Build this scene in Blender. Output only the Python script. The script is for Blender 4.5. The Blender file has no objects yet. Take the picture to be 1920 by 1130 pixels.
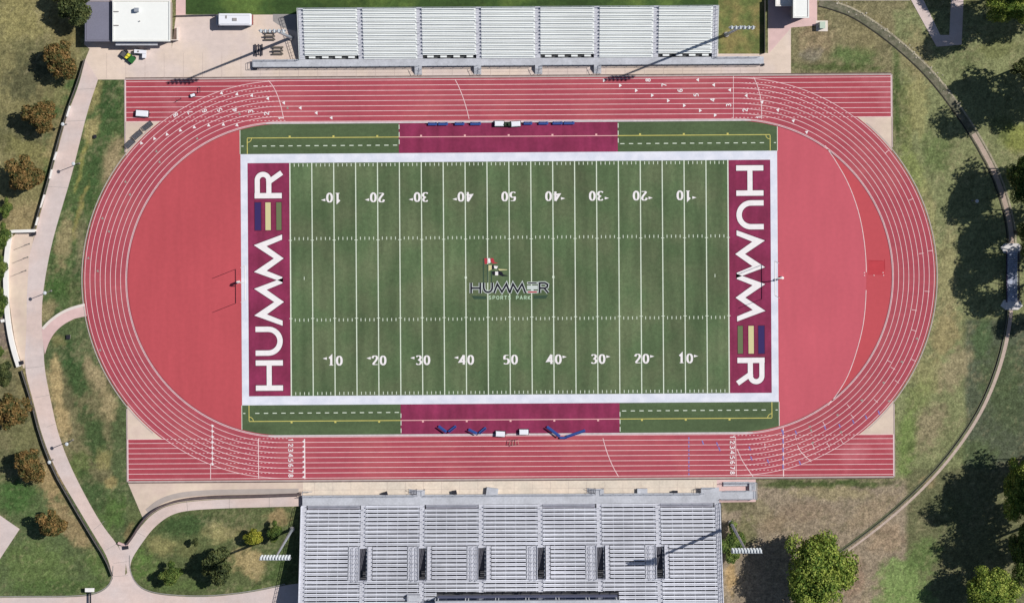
import bpy, bmesh, math, random
import numpy as np
from mathutils import Vector

# ------------------------------------------------------------------ camera, world, sun, exposure
S = 0.1112                      # metres per photo pixel on the ground
CAM_H = 390.0
NX, NY = 975.0, 260.0           # photo pixel straight below the camera
sc = bpy.context.scene
cd = bpy.data.cameras.new("camera"); cam = bpy.data.objects.new("camera", cd)
sc.collection.objects.link(cam); sc.camera = cam
cam.location = ((NX - 960) * S, (565 - NY) * S, CAM_H)
cam.rotation_euler = (0, 0, 0)
VIEW_W = 1920 * S
cd.sensor_width = 36.0
cd.lens = 36.0 * CAM_H / VIEW_W
cd.shift_x = -cam.location.x / VIEW_W
cd.shift_y = -cam.location.y / VIEW_W
cd.clip_start = 1.0
cd.clip_end = 6000.0

SUN_EL = math.radians(48.5)
SHD = Vector((-0.929, -0.370))           # direction shadows fall on the ground
world = bpy.data.worlds.new("World"); sc.world = world; world.use_nodes = True
nt = world.node_tree; nt.nodes.clear()
sky = nt.nodes.new("ShaderNodeTexSky"); sky.sky_type = 'NISHITA'; sky.sun_disc = False
sky.sun_elevation = SUN_EL; sky.ozone_density = 4.0
sky.sun_rotation = math.atan2(-SHD.x, -SHD.y)
bg = nt.nodes.new("ShaderNodeBackground"); bg.inputs[1].default_value = 0.05
wo = nt.nodes.new("ShaderNodeOutputWorld")
nt.links.new(sky.outputs[0], bg.inputs[0]); nt.links.new(bg.outputs[0], wo.inputs[0])
sd = bpy.data.lights.new("sun", 'SUN'); sd.energy = 4.05; sd.angle = math.radians(0.5); sd.color = (1.0, 0.955, 0.90)
sun = bpy.data.objects.new("sun", sd); sc.collection.objects.link(sun)
dirv = Vector((SHD.x * math.cos(SUN_EL), SHD.y * math.cos(SUN_EL), -math.sin(SUN_EL)))
sun.rotation_euler = dirv.to_track_quat('-Z', 'Y').to_euler()
sun.location = (60, 40, 120)
sc.view_settings.view_transform = 'Standard'
sc.view_settings.look = 'None'
sc.view_settings.exposure = 0.0
sc.view_settings.gamma = 1.0

# ------------------------------------------------------------------ plan helpers
R = random.Random(7)
TH = 0.0066
FX, FY = 955.5, 521.0
def A(px, py): return ((px - 960) * S, (565 - py) * S)
def T(px, py, h):                        # true plan position of a point seen at (px,py) when it is h metres up
    k = 1 - h / CAM_H
    return A(NX + (px - NX) * k, NY + (py - NY) * k)
def F(u, v):                             # field frame (photo-pixel units, v down) to metres
    return A(FX + u + v * TH, FY + v - u * TH)

# ------------------------------------------------------------------ mesh collector
class MB:
    def __init__(s): s.v = []; s.f = []
    def add(s, vs, fs):
        o = len(s.v); s.v += [tuple(p) for p in vs]; s.f += [tuple(i + o for i in f) for f in fs]
    def poly(s, pts, z):
        a = sum(pts[i][0] * pts[(i + 1) % len(pts)][1] - pts[(i + 1) % len(pts)][0] * pts[i][1] for i in range(len(pts)))
        if a < 0: pts = pts[::-1]
        s.add([(p[0], p[1], z) for p in pts], [tuple(range(len(pts)))])
    def prism(s, pts, z0, z1):
        a = sum(pts[i][0] * pts[(i + 1) % len(pts)][1] - pts[(i + 1) % len(pts)][0] * pts[i][1] for i in range(len(pts)))
        if a < 0: pts = pts[::-1]
        n = len(pts)
        s.add([(p[0], p[1], z0) for p in pts] + [(p[0], p[1], z1) for p in pts],
              [tuple(range(n, 2 * n)), tuple(range(n - 1, -1, -1))] + [(i, (i + 1) % n, n + (i + 1) % n, n + i) for i in range(n)])
    def box(s, x0, x1, y0, y1, z0, z1): s.prism([(x0, y0), (x1, y0), (x1, y1), (x0, y1)], z0, z1)
    def fbox(s, u0, u1, v0, v1, z0, z1): s.prism([F(u0, v0), F(u1, v0), F(u1, v1), F(u0, v1)], z0, z1)
    def fquad(s, u0, u1, v0, v1, z): s.poly([F(u0, v0), F(u1, v0), F(u1, v1), F(u0, v1)], z)
    def tube(s, p0, p1, r0, r1=None, n=8, cap=True):
        if r1 is None: r1 = r0
        p0 = Vector(p0); p1 = Vector(p1); d = (p1 - p0).normalized()
        a = d.orthogonal().normalized(); b = d.cross(a)
        vs = []
        for p, r in ((p0, r0), (p1, r1)):
            for i in range(n):
                t = 2 * math.pi * i / n; vs.append(p + a * (r * math.cos(t)) + b * (r * math.sin(t)))
        fs = [(i, (i + 1) % n, n + (i + 1) % n, n + i) for i in range(n)]
        if cap: fs += [tuple(range(n - 1, -1, -1)), tuple(range(n, 2 * n))]
        s.add(vs, fs)
    def bar(s, p0, p1, w, h):            # upright rectangular bar between two points
        p0 = Vector(p0); p1 = Vector(p1); d = (p1 - p0); d.z = 0
        d = d.normalized() if d.length > 1e-6 else Vector((1, 0, 0)); n = Vector((-d.y, d.x, 0)) * (w / 2); up = Vector((0, 0, h / 2))
        vs = [p0 - n - up, p0 + n - up, p0 + n + up, p0 - n + up, p1 - n - up, p1 + n - up, p1 + n + up, p1 - n + up]
        s.add(vs, [(0, 1, 2, 3), (7, 6, 5, 4), (0, 4, 5, 1), (1, 5, 6, 2), (2, 6, 7, 3), (3, 7, 4, 0)])
    def ell(s, c, rx, ry, rz, n=12, m=8):
        vs = []; fs = []
        for j in range(m + 1):
            p = math.pi * j / m
            for i in range(n):
                t = 2 * math.pi * i / n
                vs.append((c[0] + rx * math.sin(p) * math.cos(t), c[1] + ry * math.sin(p) * math.sin(t), c[2] + rz * math.cos(p)))
        for j in range(m):
            for i in range(n):
                a, b = j * n + i, j * n + (i + 1) % n
                fs.append((a, a + n, b + n, b))
        s.add(vs, fs)
    def stroke(s, pts, w, z, dz=0.0, closed=False):   # flat ribbon along pts; w number or per-point list
        n = len(pts); P = [Vector((p[0], p[1])) for p in pts]
        L, Rr = [], []
        for i in range(n):
            a = P[i - 1] if (i > 0 or closed) else None
            b = P[(i + 1) % n] if (i < n - 1 or closed) else None
            d1 = (P[i] - a).normalized() if a is not None else None
            d2 = (b - P[i]).normalized() if b is not None else None
            if d1 is None: d1 = d2
            if d2 is None: d2 = d1
            t = d1 + d2
            t = t.normalized() if t.length > 1e-4 else d1
            nn = Vector((-t.y, t.x)); c = max(0.34, nn.dot(Vector((-d1.y, d1.x))))
            ww = (w[i] if isinstance(w, (list, tuple)) else w) / 2 / c
            L.append(P[i] + nn * ww); Rr.append(P[i] - nn * ww)
        vs = []; fs = []
        for i in range(n):
            vs += [(L[i].x, L[i].y, z + dz * i), (Rr[i].x, Rr[i].y, z + dz * i)]
        for i in range(n if closed else n - 1):
            j = (i + 1) % n
            fs.append((2 * i, 2 * i + 1, 2 * j + 1, 2 * j))
        s.add(vs, fs)
    def build(s, name, m, parent=None, smooth=False):
        me = bpy.data.meshes.new(name)
        off = Vector((0, 0, 0))
        if parent is not None:
            off = Vector(parent.location)
            if parent.parent is not None: off = off + Vector(parent.parent.location)
        vs = [(p[0] - off.x, p[1] - off.y, p[2] - off.z) for p in s.v]
        me.from_pydata(vs, [], s.f)
        if any(len(f) > 4 for f in s.f):
            b = bmesh.new(); b.from_mesh(me)
            bmesh.ops.triangulate(b, faces=[f for f in b.faces if len(f.verts) > 4]); b.to_mesh(me); b.free()
        me.update()
        if smooth:
            for p in me.polygons: p.use_smooth = True
        o = bpy.data.objects.new(name, me); sc.collection.objects.link(o)
        o.data.materials.append(m)
        if parent is not None: o.parent = parent
        return o

def tag(o, label=None, cat=None, group=None, kind=None):
    if label: o['label'] = label
    if cat: o['category'] = cat
    if group: o['group'] = group
    if kind: o['kind'] = kind
    return o
def empty(name, xy, label, cat, group=None, z=0.0):
    o = bpy.data.objects.new(name, None); sc.collection.objects.link(o)
    o.location = (xy[0], xy[1], z); o.empty_display_size = 0.5
    return tag(o, label, cat, group)
def children(o): return [c for c in sc.collection.objects if c.parent == o]
def copy_tree(o, loc, rz=0.0, scl=1.0, label=None, group=None):
    r = o.copy(); sc.collection.objects.link(r); r.location = loc; r.rotation_euler = (0, 0, rz); r.scale = (scl, scl, scl)
    if label: r['label'] = label
    if group: r['group'] = group
    for ch in children(o):
        c = ch.copy(); sc.collection.objects.link(c); c.parent = r
        for g in children(ch):
            d = g.copy(); sc.collection.objects.link(d); d.parent = c
    return r

# ------------------------------------------------------------------ materials
def lin(c):
    c = c / 255.0
    return c / 12.92 if c <= 0.04045 else ((c + 0.055) / 1.055) ** 2.4
def col(rgb): return tuple(lin(x) for x in rgb) + (1.0,)
_m = {}
def mat(name, rgb, rough=0.85, noise=(), metal=0.0, rgb2=None, mixscale=0.3, spec=0.25, mixlo=.4, mixhi=.6, bump=0.0, panel=0):
    """noise: list of (scale, amount) or (scale, amount, (sx,sy,sz)) multiplying the colour"""
    if name in _m: return _m[name]
    m = bpy.data.materials.new(name); m.use_nodes = True; t = m.node_tree
    b = t.nodes["Principled BSDF"]; b.inputs["Roughness"].default_value = rough; b.inputs["Metallic"].default_value = metal
    b.inputs["Specular IOR Level"].default_value = spec
    geo = t.nodes.new("ShaderNodeNewGeometry")
    rgbn = t.nodes.new("ShaderNodeRGB"); rgbn.outputs[0].default_value = col(rgb); cur = rgbn.outputs[0]
    def noisenode(scale, st=None, detail=3):
        src = geo.outputs["Position"]
        if st:
            mp = t.nodes.new("ShaderNodeMapping"); mp.inputs["Scale"].default_value = st
            t.links.new(src, mp.inputs["Vector"]); src = mp.outputs[0]
        n = t.nodes.new("ShaderNodeTexNoise"); n.inputs["Scale"].default_value = scale; n.inputs["Detail"].default_value = detail
        t.links.new(src, n.inputs["Vector"]); return n
    if rgb2 is not None:
        n = noisenode(mixscale, None, 5)
        mr = t.nodes.new("ShaderNodeMapRange"); mr.inputs[1].default_value = mixlo; mr.inputs[2].default_value = mixhi
        t.links.new(n.outputs[0], mr.inputs[0])
        mx = t.nodes.new("ShaderNodeMix"); mx.data_type = 'RGBA'
        t.links.new(mr.outputs[0], mx.inputs[0]); t.links.new(cur, mx.inputs[6]); mx.inputs[7].default_value = col(rgb2)
        cur = mx.outputs[2]
    for q in noise:
        n = noisenode(q[0], q[2] if len(q) > 2 else None)
        mr = t.nodes.new("ShaderNodeMapRange"); mr.inputs[1].default_value = .28; mr.inputs[2].default_value = .72
        mr.inputs[3].default_value = 1 - q[1]; mr.inputs[4].default_value = 1 + q[1]
        t.links.new(n.outputs[0], mr.inputs[0])
        vm = t.nodes.new("ShaderNodeVectorMath"); vm.operation = 'SCALE'
        t.links.new(cur, vm.inputs[0]); t.links.new(mr.outputs[0], vm.inputs["Scale"]); cur = vm.outputs[0]
    if panel:      # turf rolls: each strip between two lines has its own faint tint
        sx = t.nodes.new("ShaderNodeSeparateXYZ"); t.links.new(geo.outputs["Position"], sx.inputs[0])
        ad = t.nodes.new("ShaderNodeMath"); ad.operation = 'ADD'; ad.inputs[1].default_value = .5 + 20 * panel; t.links.new(sx.outputs[0], ad.inputs[0])
        sy = t.nodes.new("ShaderNodeMath"); sy.operation = 'MULTIPLY_ADD'; sy.inputs[1].default_value = TH; t.links.new(sx.outputs[1], sy.inputs[0]); t.links.new(ad.outputs[0], sy.inputs[2])
        dv = t.nodes.new("ShaderNodeMath"); dv.operation = 'DIVIDE'; dv.inputs[1].default_value = panel; t.links.new(sy.outputs[0], dv.inputs[0])
        fl = t.nodes.new("ShaderNodeMath"); fl.operation = 'FLOOR'; t.links.new(dv.outputs[0], fl.inputs[0])
        wn = t.nodes.new("ShaderNodeTexWhiteNoise"); wn.noise_dimensions = '1D'; t.links.new(fl.outputs[0], wn.inputs["W"])
        mr = t.nodes.new("ShaderNodeMapRange"); mr.inputs[3].default_value = .93; mr.inputs[4].default_value = 1.06; t.links.new(wn.outputs["Value"], mr.inputs[0])
        vm = t.nodes.new("ShaderNodeVectorMath"); vm.operation = 'SCALE'; t.links.new(cur, vm.inputs[0]); t.links.new(mr.outputs[0], vm.inputs["Scale"]); cur = vm.outputs[0]
    t.links.new(cur, b.inputs["Base Color"])
    if bump:
        n = noisenode(3.0); bp = t.nodes.new("ShaderNodeBump"); bp.inputs["Strength"].default_value = bump; bp.inputs["Distance"].default_value = .2
        t.links.new(n.outputs[0], bp.inputs["Height"]); t.links.new(bp.outputs[0], b.inputs["Normal"])
    _m[name] = m
    return m

TRK = [(0.05, .07), (0.9, .06), (0.35, .06, (.3, 4, 1))]
M_track = mat("track_rubber", (169, 75, 87), noise=TRK, rgb2=(180, 92, 98), mixscale=.09, mixlo=.45, mixhi=.75)
M_chute = mat("track_rubber_chute", (168, 72, 83), noise=TRK, rgb2=(188, 104, 112), mixscale=.12, mixlo=.52, mixhi=.75)
M_dleft = mat("infield_rubber_red", (186, 80, 87), noise=[(0.04, .05), (1.2, .04), (.25, .05, (2.5, .25, 1))])
M_dright = mat("infield_rubber_pink", (195, 92, 104), noise=[(0.05, .05), (1.2, .03), (.25, .04, (2, .3, 1))])
M_ddeep = mat("infield_rubber_deep", (190, 80, 87), noise=[(0.05, .05), (1.2, .03)])
M_turf = mat("artificial_turf", (87, 107, 73), noise=[(0.06, .20), (1.3, .12), (.5, .20, (1.0, .12, 1)), (4.5, .14)], rgb2=(94, 106, 76), mixscale=.12, panel=4.5648)
M_turf2 = mat("artificial_turf_sideline", (80, 97, 66), noise=[(0.09, .12), (1.3, .1), (.5, .12, (.15, 1, 1)), (4, .1)])
M_maroon = mat("maroon_turf", (136, 48, 82), noise=[(0.15, .18), (1.5, .09), (.6, .16, (1, .2, 1))], rgb2=(132, 46, 78), mixscale=.2)
M_white = mat("white_turf", (226, 228, 238), noise=[(.5, .03), (4, .03)], rgb2=(214, 218, 230), mixscale=.4)
M_line = mat("field_line_paint", (214, 224, 206), noise=[(2, .08)])
M_lane = mat("lane_line_paint", (236, 208, 208), noise=[(1.2, .12)])
M_glyph = mat("white_marking_paint", (236, 232, 232), noise=[(1.2, .05)])
M_grey = mat("grey_marking_paint", (150, 150, 140))
M_blue = mat("blue_marking_paint", (132, 120, 178), noise=[(2, .2)])
M_yellow = mat("yellow_line_paint", (205, 196, 110), noise=[(1, .1)])
M_pinkl = mat("pink_line_paint", (232, 180, 178))
M_navy = mat("navy_turf", (56, 44, 96)); M_cream = mat("cream_turf", (208, 200, 150)); M_olive = mat("olive_turf", (106, 116, 82))
M_black = mat("black_marking_paint", (28, 28, 40)); M_redp = mat("red_marking_paint", (176, 58, 70)); M_mint = mat("pale_green_marking", (178, 205, 176))
M_dgreen = mat("dark_green_marking", (56, 78, 62))
CON = [(.08, .06), (.9, .05), (.03, .05), (.3, .05, (.4, 2, 1))]
M_conc = mat("plaza_concrete", (212, 196, 188), noise=CON + [(5, .04)], rgb2=(218, 200, 184), mixscale=.1)
M_path = mat("path_concrete", (208, 194, 190), noise=CON + [(3, .04)], rgb2=(212, 192, 184), mixscale=.12)
M_tan = mat("tan_concrete", (216, 198, 180), noise=CON, rgb2=(210, 190, 176), mixscale=.25)
M_apron = mat("pale_apron_concrete", (218, 206, 190), noise=[(.12, .06), (.5, .08), (2, .06)], rgb2=(224, 208, 190), mixscale=.12)
M_pale = mat("pale_kerb_concrete", (222, 212, 204), noise=[(.6, .05)])
M_grayc = mat("grey_concrete", (152, 148, 146), noise=[(.5, .1), (3, .08)])
M_pinkc = mat("pink_concrete", (214, 184, 180), noise=CON)
M_dirt = mat("trail_dirt", (176, 158, 144), noise=[(.5, .12), (4, .16)])
M_ditch = mat("ditch_earth", (92, 94, 74), noise=[(.5, .15), (3, .25)], rgb2=(120, 116, 98), mixscale=.8)
M_alu = mat("aluminium_bright", (238, 243, 242), rough=.5, noise=[(.1, .05), (.8, .07, (.2, 3, 1))], spec=.4)
M_alu2 = mat("aluminium_weathered", (216, 219, 229), rough=.5, noise=[(.035, .16), (.12, .10), (.8, .12, (.25, 3, 1)), (3, .06)], spec=.4)
M_alu3 = mat("aluminium_walkway", (186, 189, 196), rough=.6, noise=[(.1, .08), (.5, .12), (2.5, .10)])
M_steel = mat("galvanised_steel", (176, 182, 190), rough=.4, noise=[(2, .08)], metal=.3, spec=.5)
M_dark = mat("dark_metal", (42, 42, 50), rough=.6)
M_lampw = mat("lamp_housing", (204, 210, 214), rough=.5)
M_lampg = mat("lamp_glass", (160, 168, 180), rough=.15, spec=.8)
M_bark = mat("bark", (92, 78, 66), noise=[(3, .2)])
M_roofw = mat("white_membrane_roof", (238, 240, 236), noise=[(.15, .02), (1.5, .015)])
M_roofg = mat("grey_gravel_roof", (124, 124, 140), noise=[(.2, .05), (4, .07)])
M_wall = mat("rendered_wall", (176, 166, 156), noise=[(.8, .06)])
M_wallw = mat("white_wall_coping", (236, 234, 230), noise=[(.8, .04)])
M_fence = mat("fence_wire", (74, 72, 70)); M_fpost = mat("fence_post", (120, 118, 114))
M_vwhite = mat("vehicle_white_paint", (236, 238, 244), rough=.25, spec=.5)
M_glass = mat("tinted_glass", (34, 48, 74), rough=.08, spec=.8)
M_tyre = mat("tyre_rubber", (26, 26, 28))
M_red = mat("tail_lamp_red", (130, 30, 36), rough=.3)
M_vgreen = mat("vehicle_green_paint", (48, 108, 56), rough=.4); M_vyellow = mat("yellow_seat_vinyl", (222, 214, 74), rough=.5)
M_bench = mat("blue_bench_vinyl", (48, 78, 148), rough=.6)
M_bench2 = mat("blue_bench_frame", (34, 60, 122), rough=.6)
M_hurdle = mat("hurdle_board", (206, 170, 150)); M_greyfr = mat("stacked_grey_frames", (128, 130, 136), noise=[(3, .3)])
M_stone = mat("pale_stone", (176, 170, 154), noise=[(2, .1)])

# ------------------------------------------------------------------ ground sheet with painted-in lawn types
def smooth_noise(X, Y, cell, seed):
    rs = np.random.RandomState(seed); g = rs.rand(256, 256)
    x = X / cell + 1000.3; y = Y / cell + 1000.7
    xi = np.floor(x).astype(int); yi = np.floor(y).astype(int); fx = x - xi; fy = y - yi
    fx = fx * fx * (3 - 2 * fx); fy = fy * fy * (3 - 2 * fy)
    a = g[xi % 256, yi % 256]; b = g[(xi + 1) % 256, yi % 256]; c = g[xi % 256, (yi + 1) % 256]; d = g[(xi + 1) % 256, (yi + 1) % 256]
    return (a * (1 - fx) + b * fx) * (1 - fy) + (c * (1 - fx) + d * fx) * fy
def fbm(X, Y, cell, seed): return (smooth_noise(X, Y, cell, seed) * .5 + smooth_noise(X, Y, cell / 2.1, seed + 1) * .28 + smooth_noise(X, Y, cell / 4.3, seed + 2) * .22)

GREEN = (78, 98, 56); DGREEN = (58, 84, 46); OLIVE = (122, 120, 76); TAN = (160, 142, 106); BROWN = (138, 120, 100); BRIGHT = (104, 128, 64); MUTE = (96, 100, 66)
# base zones as rectangles in photo pixels: (x0,y0,x1,y1,colour), later ones win with soft edges
ZONES = [(-2000, -2000, 4000, 4000, (112, 114, 76)),
         (-50, -50, 150, 470, (128, 122, 82)),
         (345, -60, 560, 30, GREEN), (560, -60, 1360, 25, (46, 68, 36)),
         (1348, -60, 1434, 102, (104, 108, 62)),
         (80, 145, 240, 620, GREEN), (80, 590, 260, 1030, (84, 98, 62)),
         (-50, 690, 210, 1120, (112, 108, 76)), (-60, 905, 210, 1120, (88, 102, 64)),
         (240, 945, 565, 1120, (90, 100, 62)),
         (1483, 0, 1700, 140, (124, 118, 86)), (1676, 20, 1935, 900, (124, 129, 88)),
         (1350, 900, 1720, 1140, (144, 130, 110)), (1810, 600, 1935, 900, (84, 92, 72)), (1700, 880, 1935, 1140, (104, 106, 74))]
# blobs: cx, cy, rx, ry, rot(deg), colour, strength
BL = [(40, 40, 40, 60, 0, (150, 142, 90), .6), (60, 100, 45, 30, 20, (96, 96, 66), .7), (60, 150, 60, 40, 0, (70, 74, 54), .7), (30, 250, 60, 40, 0, (78, 82, 56), .6),
      (100, 170, 30, 30, 0, (150, 138, 94), .5), (60, 285, 60, 20, 20, (132, 128, 78), .6), (120, 30, 25, 60, 0, (128, 112, 66), .5), (50, 410, 55, 30, 0, (150, 134, 96), .8), (40, 640, 40, 45, 0, (150, 128, 104), .8),
      (10, 620, 30, 40, 0, (128, 112, 104), .9), (110, 250, 22, 60, 20, (146, 132, 92), .8),
      # strip between path and track
      (205, 200, 18, 60, 5, DGREEN, .8), (175, 185, 14, 35, 15, (158, 146, 96), .7), (170, 245, 14, 30, 20, (168, 154, 104), .8), (210, 300, 20, 50, 22, (156, 138, 104), .85),
      (175, 330, 16, 70, 18, DGREEN, .7), (155, 300, 4, 55, 12, (150, 144, 78), .7), (120, 450, 16, 55, 12, (152, 138, 100), .8), (150, 400, 5, 70, 15, (140, 132, 74), .8), (150, 480, 12, 60, 8, (60, 82, 48), .7),
      (105, 540, 30, 22, 0, (66, 94, 46), .9), (150, 450, 10, 50, 5, (134, 126, 94), .6), (195, 390, 9, 80, 18, (136, 124, 88), .7), (90, 580, 14, 20, 20, (150, 136, 98), .8), (140, 560, 16, 40, 0, (88, 98, 60), .7),
      # lower strip
      (140, 700, 22, 60, -12, DGREEN, .9), (105, 720, 14, 45, -4, (170, 150, 106), .95), (118, 790, 16, 40, -8, (172, 150, 106), .9), (178, 700, 13, 38, -25, (160, 144, 108), .9), (205, 755, 18, 30, -15, (158, 142, 104), .8),
      (180, 820, 22, 60, -20, DGREEN, .85), (130, 745, 10, 25, 0, (96, 92, 66), .7), (110, 640, 14, 14, 0, (138, 130, 84), .6), (195, 860, 12, 22, 0, (150, 140, 90), .7), (210, 905, 14, 12, 0, (156, 140, 92), .8), (150, 870, 25, 30, -20, (86, 106, 54), .7),
      (215, 960, 25, 35, 0, (78, 104, 50), .8), (175, 920, 20, 40, -25, DGREEN, .6), (240, 1000, 8, 20, 20, (140, 120, 84), .6),
      # lower left
      (60, 720, 30, 40, 0, (140, 130, 90), .7), (50, 820, 40, 30, 0, (112, 112, 74), .8), (95, 900, 30, 45, -25, (158, 136, 96), .8), (30, 930, 40, 35, 0, (66, 96, 48), .9), (20, 870, 30, 30, 0, (80, 92, 56), .6),
      (130, 980, 20, 70, -35, (152, 132, 96), .85), (70, 1060, 70, 40, 0, (100, 120, 64), .6), (185, 1060, 25, 35, -30, (88, 110, 56), .7), (120, 1100, 100, 14, 0, (72, 96, 46), .6),
      # lower mid
      (350, 985, 50, 20, 0, DGREEN, .75), (430, 1000, 40, 16, 0, (140, 132, 86), .5), (300, 1020, 30, 18, 0, (150, 142, 92), .6), (410, 1000, 30, 20, 0, (150, 142, 96), .7), (470, 1050, 35, 30, 20, (164, 146, 102), .9), (520, 970, 22, 16, 0, (150, 128, 92), .8), (270, 1060, 25, 30, 0, (84, 112, 52), .8),
      (520, 1060, 25, 40, 20, (76, 96, 52), .8), (350, 1100, 60, 12, 0, (84, 104, 54), .6), (480, 1100, 40, 10, -10, (86, 104, 56), .6), (290, 1060, 22, 16, 0, (96, 112, 64), .5), (350, 1030, 25, 14, 0, (112, 112, 70), .6),
      # top right patch and right
      (1390, 85, 40, 22, 0, (84, 112, 52), .8), (1380, 30, 35, 25, 0, (140, 126, 78), .7), (1352, 60, 6, 30, 0, (160, 134, 84), .7),
      (1600, 105, 45, 22, 5, (92, 112, 64), .9), (1570, 128, 90, 8, 0, (72, 90, 46), .8), (1530, 70, 35, 35, 0, (144, 126, 98), .8), (1520, 105, 20, 15, 0, (124, 118, 104), .7), (1620, 60, 40, 40, 0, (134, 124, 88), .5),
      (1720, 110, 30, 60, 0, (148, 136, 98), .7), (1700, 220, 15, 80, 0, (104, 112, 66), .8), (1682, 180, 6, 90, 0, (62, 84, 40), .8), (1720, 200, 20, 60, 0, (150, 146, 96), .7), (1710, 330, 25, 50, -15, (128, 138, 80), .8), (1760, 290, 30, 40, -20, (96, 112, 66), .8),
      (1740, 420, 18, 80, -8, (150, 146, 98), .7), (1780, 520, 20, 80, 0, (152, 142, 100), .6), (1770, 620, 30, 50, 10, (158, 142, 100), .7), (1810, 110, 30, 30, 0, (96, 106, 68), .6), (1870, 90, 40, 20, 0, (106, 110, 66), .6),
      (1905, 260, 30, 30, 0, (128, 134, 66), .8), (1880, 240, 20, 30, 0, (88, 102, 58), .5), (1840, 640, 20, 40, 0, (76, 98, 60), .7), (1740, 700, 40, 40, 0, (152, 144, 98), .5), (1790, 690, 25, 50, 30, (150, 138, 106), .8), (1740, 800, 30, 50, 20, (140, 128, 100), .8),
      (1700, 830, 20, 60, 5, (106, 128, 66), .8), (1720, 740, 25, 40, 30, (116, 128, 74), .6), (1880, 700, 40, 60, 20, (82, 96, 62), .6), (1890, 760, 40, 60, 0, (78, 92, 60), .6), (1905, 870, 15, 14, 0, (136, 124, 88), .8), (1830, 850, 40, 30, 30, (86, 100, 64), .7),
      (1500, 908, 90, 8, 0, (66, 82, 40), .9), (1600, 907, 90, 7, 0, (70, 88, 44), .9), (1380, 945, 40, 14, -10, (82, 88, 52), .7), (1560, 925, 80, 14, 0, (146, 136, 98), .6), (1510, 960, 60, 18, 0, (138, 120, 100), .7), (1420, 960, 30, 25, 0, (122, 116, 84), .6),
      (1630, 960, 60, 20, -30, (150, 132, 106), .6), (1660, 1010, 40, 30, -30, (150, 130, 106), .8), (1600, 1080, 22, 50, 0, (146, 124, 104), .9), (1690, 1090, 55, 45, -15, (118, 140, 80), .95), (1730, 1040, 40, 25, -40, (92, 114, 62), .8), (1690, 1130, 60, 30, 0, (114, 138, 76), .8),
      (1780, 960, 40, 40, 0, (92, 100, 66), .6), (1369, 1080, 10, 40, 0, (170, 142, 96), .8), (1395, 1000, 25, 30, 0, (90, 98, 50), .6), (1740, 905, 15, 12, 0, (150, 132, 96), .6), (1450, 980, 30, 20, 0, (140, 122, 96), .6)]
xs = np.concatenate([np.array([-3000, -1200, -500, -250, -150]), np.arange(-110, 110.01, .42), np.array([150, 250, 500, 1200, 3000])])
ys = np.concatenate([np.array([-3000, -1200, -500, -250, -120]), np.arange(-66, 66.01, .42), np.array([120, 250, 500, 1200, 3000])])
Xg, Yg = np.meshgrid(xs, ys)
PX = Xg / S + 960; PY = 565 - Yg / S
wx = (fbm(PX, PY, 40, 3) - .5) * 26; wy = (fbm(PX, PY, 40, 33) - .5) * 26
C = np.zeros(PX.shape + (3,))
def sstep(a, b, x):
    t = np.clip((x - a) / (b - a), 0, 1); return t * t * (3 - 2 * t)
L3 = lambda c: np.array([lin(x) for x in c])
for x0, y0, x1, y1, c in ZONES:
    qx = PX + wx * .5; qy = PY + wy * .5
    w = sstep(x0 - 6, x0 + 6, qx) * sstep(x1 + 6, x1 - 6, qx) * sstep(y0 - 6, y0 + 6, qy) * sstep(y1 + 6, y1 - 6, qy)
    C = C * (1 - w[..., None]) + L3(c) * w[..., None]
frag = fbm(PX, PY, 9, 91)
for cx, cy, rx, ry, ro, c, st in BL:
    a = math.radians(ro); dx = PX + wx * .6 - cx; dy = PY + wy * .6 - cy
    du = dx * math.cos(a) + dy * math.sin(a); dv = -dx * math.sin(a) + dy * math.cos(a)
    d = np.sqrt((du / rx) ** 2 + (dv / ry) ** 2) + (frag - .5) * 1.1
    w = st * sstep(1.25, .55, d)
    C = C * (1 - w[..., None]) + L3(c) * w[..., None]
# mottling: dry straw and dark clumps everywhere in the lawn
n1 = fbm(PX, PY, 13, 11); n2 = fbm(PX, PY, 5, 23); n3 = fbm(PX, PY, 46, 45); n4 = smooth_noise(PX, PY, 4.2, 77)
C *= (0.90 + .28 * n1 + (n2 - .5) * .60 + (n4 - .5) * .42)[..., None]
dry = sstep(.52, .72, n3 * .45 + n2 * .55)[..., None] * .40
C = C * (1 - dry) + L3((150, 138, 106)) * dry * (0.7 + .5 * n4[..., None])
drk = sstep(.60, .74, fbm(PX + 300, PY, 10, 61))[..., None] * .35
C = C * (1 - drk) + L3((62, 68, 44)) * drk
lumC = (C * np.array([.3, .6, .1])).sum(-1, keepdims=True); C = C * .95 + lumC * .05
C = np.clip(C, .01, 1)
ny, nx = Xg.shape
me = bpy.data.meshes.new("ground")
vv = np.zeros((ny * nx, 3)); vv[:, 0] = Xg.ravel(); vv[:, 1] = Yg.ravel()
idx = np.arange(ny * nx).reshape(ny, nx)
q = np.stack([idx[:-1, :-1], idx[:-1, 1:], idx[1:, 1:], idx[1:, :-1]], -1).reshape(-1, 4)
me.vertices.add(len(vv)); me.vertices.foreach_set("co", vv.ravel())
me.loops.add(q.size); me.loops.foreach_set("vertex_index", q.ravel())
me.polygons.add(len(q)); me.polygons.foreach_set("loop_start", np.arange(0, q.size, 4)); me.polygons.foreach_set("loop_total", np.full(len(q), 4))
me.update(calc_edges=True)
ca = me.color_attributes.new("lawn_colour", 'FLOAT_COLOR', 'POINT')
cc = np.ones((ny * nx, 4)); cc[:, :3] = C.reshape(-1, 3); ca.data.foreach_set("color", cc.ravel())
ground = bpy.data.objects.new("ground", me); sc.collection.objects.link(ground)
gm = bpy.data.materials.new("lawn"); gm.use_nodes = True; t = gm.node_tree; b = t.nodes["Principled BSDF"]; b.inputs["Roughness"].default_value = .95; b.inputs["Specular IOR Level"].default_value = .1
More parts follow.
